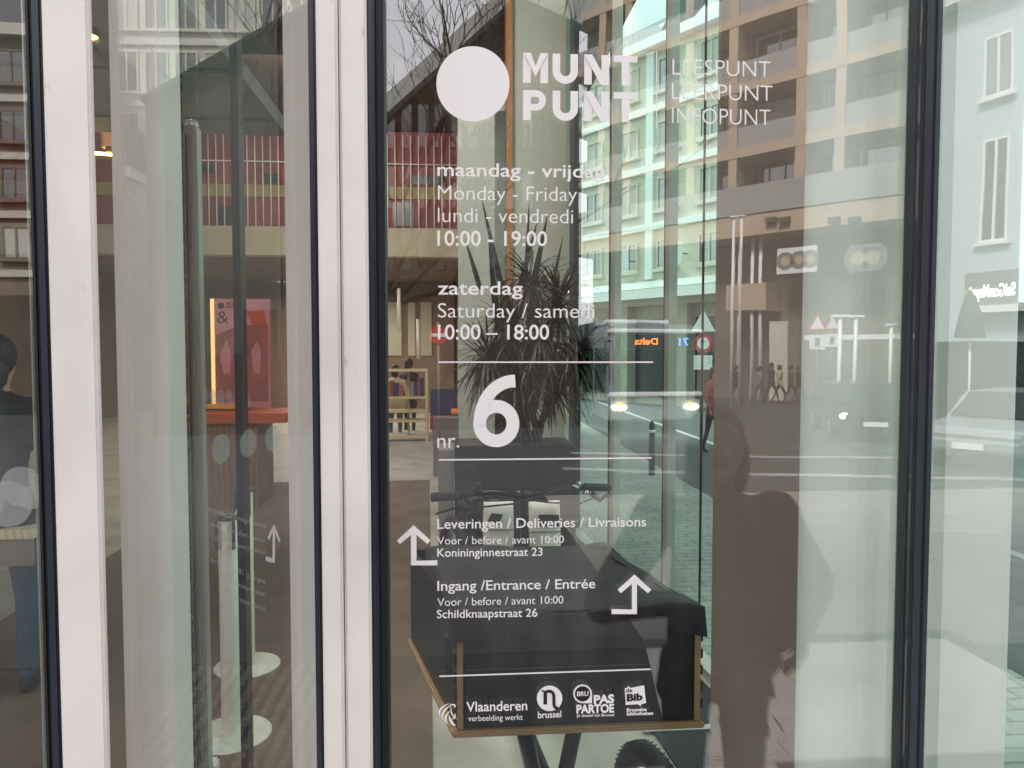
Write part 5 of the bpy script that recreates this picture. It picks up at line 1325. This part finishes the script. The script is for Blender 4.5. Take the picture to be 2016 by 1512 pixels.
# parking meters
for i, (px, lab) in enumerate(((1673, 'yellow topped parking meter, left of the pair on the column'), (1702, 'yellow topped parking meter, right of the pair on the column'))):
    p = V(px, 760, 20); b = Vector((p.x, p.y, g(p.y)-.12)); t = thing('parking_meter', lab, 'parking meter'); pole(t, b, .7, .05)
    mb = MB(); mb.prism([(b.x-.16, b.y, b.z+.7), (b.x+.16, b.y, b.z+.7), (b.x+.16, b.y, b.z+1.15), (b.x+.08, b.y, b.z+1.3), (b.x-.08, b.y, b.z+1.3), (b.x-.16, b.y, b.z+1.15)], (0, .18, 0)); mb.build('housing', 'cream_coat', t, .02); mb = MB(); mb.box(b.x-.09, b.x+.09, b.y+.181, b.y+.186, b.z+.95, b.z+1.12); mb.build('screen', 'shop_dark', t)
# photographer's reflection: a person on the pavement
pr = ray(1425, 690); pp = CAM+pr*(2.35/pr.dot(fwd)); yy = -pp.y
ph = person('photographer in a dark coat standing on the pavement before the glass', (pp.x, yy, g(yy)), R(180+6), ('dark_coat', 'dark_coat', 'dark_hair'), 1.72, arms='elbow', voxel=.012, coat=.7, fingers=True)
mb = MB(); mb.box(.095, .17, -.36, -.35, 1.2, 1.36); o = mb.build('mobile_phone', 'shop_dark', None, .004); o.parent = None
o.matrix_world = Matrix.Translation(Vector((pp.x, yy, g(yy)))) @ Matrix.Rotation(R(186), 4, 'Z'); tag(o, 'dark mobile phone held up in front of the photographer', 'phone')

# ================================================================== SIDE STREET seen straight through the green glass
ob = thing('old_apartment_house', 'pale old town house with rows of windows, slate roof and chimney behind the green glass', 'building')
a0 = Vector((P(1110, 690, 30).x, 30, 0)); a1 = Vector((P(1460, 690, 22.5).x, 22.5, 0))
M3, L3_ = wallframe(a0, a1)
if (M3 @ Vector((0, 1, 0)) - M3 @ Vector((0, 0, 0))).y > 0: M3, L3_ = wallframe(a1, a0)
def pt3(px):
    r = ray(px, 690); d = a1-a0; den = r.x*d.y-r.y*d.x; t = ((a0.x-CAM.x)*d.y-(a0.y-CAM.y)*d.x)/den; q = CAM+r*t; return Vector((q.x, q.y, 0))
def S3(px): return (M3.inverted() @ pt3(px)).x
def z3(px, py):
    q = pt3(px); r = ray(px, py); return CAM.z+r.z*((Vector((q.x, q.y))-Vector((CAM.x, CAM.y))).length/math.hypot(r.x, r.y))
zt = z3(1310, 88); zg4 = g(0)-.12
mb = MB(); mb.box(-3, L3_+2, -8, 0, z3(1290, 600), zt, mx=M3); mb.build('wall', 'stone_light', ob)
mb = MB(); mb.box(-3.2, L3_+2.2, -8, .4, zt+.001, zt+.35, mx=M3); mb.build('cornice', 'window_white', ob)
mb = MB(); mb.prism([M3 @ Vector((-3, .1, zt+.351)), M3 @ Vector((L3_+2, .1, zt+.351)), M3 @ Vector((L3_+2, -1.6, zt+1.9)), M3 @ Vector((-3, -1.6, zt+1.9))], M3.to_3x3() @ Vector((0, -.3, 0))); mb.build('roof', 'slate', ob)
s = S3(1352); mb = MB(); mb.prism([M3 @ Vector((s-1.2, .2, zt+.36)), M3 @ Vector((s+1.2, .2, zt+.36)), M3 @ Vector((s, .2, zt+2.2))], M3.to_3x3() @ Vector((0, -1.5, 0))); mb.build('gable', 'slate', ob)
s = S3(1412); mb = MB(); mb.prism([M3 @ Vector((s-1.0, .25, zt+.36)), M3 @ Vector((s+1.0, .25, zt+.36)), M3 @ Vector((s, .25, zt+1.0))], M3.to_3x3() @ Vector((0, -1.5, 0))); mb.build('gable', 'window_white', ob)
s = S3(1285); mb = MB(); mb.box(s-.75, s+.75, -1.5, -.6, zt, z3(1285, 42), mx=M3); ch = mb.build('chimney', 'stone', ob)
for k in (-.5, 0, .5): mb = MB(); mb.tube([M3 @ Vector((s+k, -1.05, z3(1285, 42)+.001)), M3 @ Vector((s+k, -1.05, z3(1285, 42)+.3))], .18, 10); mb.build('chimney_pot', 'window_white', ch)
nfl = 4; rh = random.Random(9); zlo, zhi = z3(1290, 560), zt; fh = (zhi-zlo)/nfl; ncol = int((L3_+4)/1.9)
for j in range(nfl):
    for i in range(ncol):
        s = -2.4+i*1.9; z = zlo+fh*j+.55
        window_unit(ob, M3, s, s+.95, z, z+fh-1.05+.1*(j%2), .01, 'stone_light', rh.choice(['window_pane', 'window_pane', 'blind']))
    mb = MB(); z = zlo+fh*j; mb.box(-3, L3_+2, 0, .15, z-.12, z+.12, mx=M3); mb.build('string_course', 'window_white', ob)
for i in range(ncol//2+1):
    s = -2.9+i*3.8; mb = MB(); mb.box(s, s+.35, .001, .13, zlo+.2, zhi-.05, mx=M3); mb.build('pilaster', 'window_white', ob)
mb = MB(); mb.box(-3, L3_+2, -8, -.4, zg4, z3(1290, 600)-.001, mx=M3); mb.build('shop_front', 'stone', ob)
for k in range(9): mb = MB(); mb.box(-2.0+k*2.9, -.1+k*2.9, -.399, -.36, zg4+.3, z3(1290, 600)-.5, mx=M3); mb.build('shop_window', 'shop_dark', ob)
mb = MB(); zz1, zz2 = z3(1290, 590), z3(1290, 572); mb.box(-3, L3_+2, .0, .8, zz1, zz2, mx=M3); mb.build('shop_canopy', 'window_white', ob)
i = 0; s = -2.6
while s < L3_+1.8: mb = MB(); mb.box(s, s+.5, -.39, .0, zg4, z3(1290, 600)-.002, mx=M3); mb.build('pillar', 'stone', ob); s += 2.9
t = thing('shop_sign', 'white lettered shop sign above the shop front in the side street', 'sign')
nr3 = (M3 @ Vector((0, 1, 0)) - M3 @ Vector((0, 0, 0))); rd3 = Vector((0, 0, 1)).cross(nr3)
e0, e1 = M3 @ Vector((S3(1250), .05, z3(1275, 570))), M3 @ Vector((S3(1302), .05, z3(1275, 570)))
if (e1-e0).dot(rd3) < 0: e0, e1 = e1, e0
mb = MB(); lettering(mb, 'Churchill', e0, e1-e0, Vector((0, 0, .35)), .01); mb.build('sign_lettering', 'sign_white', t)
for px, py in ((1247, 515), (1351, 500)):
    p = pt3(px); c = M3 @ Vector((S3(px), .6, z3(px, py))); t = thing('box_sign', 'small white box sign projecting from the old house, ' + ('left one above the lettering' if px < 1300 else 'right one near the glass upright'), 'sign')
    mb = MB(); mb.box(c.x-.18, c.x+.18, c.y-.18, c.y+.18, c.z-.38, c.z+.38); mb.build('light_box', 'sign_white', t, .03)
    mb = MB(); mb.tube([c, M3 @ Vector((S3(px), .0, z3(px, py)))], .02, 6); mb.build('bracket', 'dark_profile', t)
p = P(1383, 648, 14); b = Vector((p.x, p.y, g(0)-.12)); t = thing('warning_sign', 'triangle sign with round sign and plate in the side street', 'traffic sign'); pole(t, b, p.z-b.z+.5)
mb = MB(); mb.prism([Vector((p.x+.3*math.sin(a), p.y-.05, p.z+.1+.3*math.cos(a))) for a in (0, 2*math.pi/3, 4*math.pi/3)], (0, -.006, 0)); mb.build('sign_face', 'sign_white', t)
disc(t, p+Vector((0, 0, -.3)), .2, 'sign_red', -.06, 'sign_disc'); disc(t, p+Vector((0, 0, -.3)), .13, 'sign_white', -.068, 'sign_face')
mb = MB(); mb.box(p.x-.2, p.x+.2, p.y-.06, p.y-.05, p.z-.85, p.z-.55); mb.build('plate', 'sign_white', t)
p = P(1408, 690, 13); person('passer-by in a reddish coat at the right edge of the green glass', (p.x, p.y, g(0)-.12), R(20), ('red_fabric', 'dark_coat', 'dark_hair'), 1.7, stride=.2, arms='walk', voxel=.04)
b = Pz(1283, 935, g(0)); t = thing('bollard', 'slim dark bollard on the side pavement', 'bollard', None, b); mb = MB(); mb.tube([(0, 0, 0), (0, 0, .78), (0, 0, .84)], [.05, .045, .02], 14); mb.build('post', 'dark_profile', t); mb = MB(); mb.tube([(0, 0, .66), (0, 0, .70)], .05, 14); mb.build('band', 'sign_white', t)
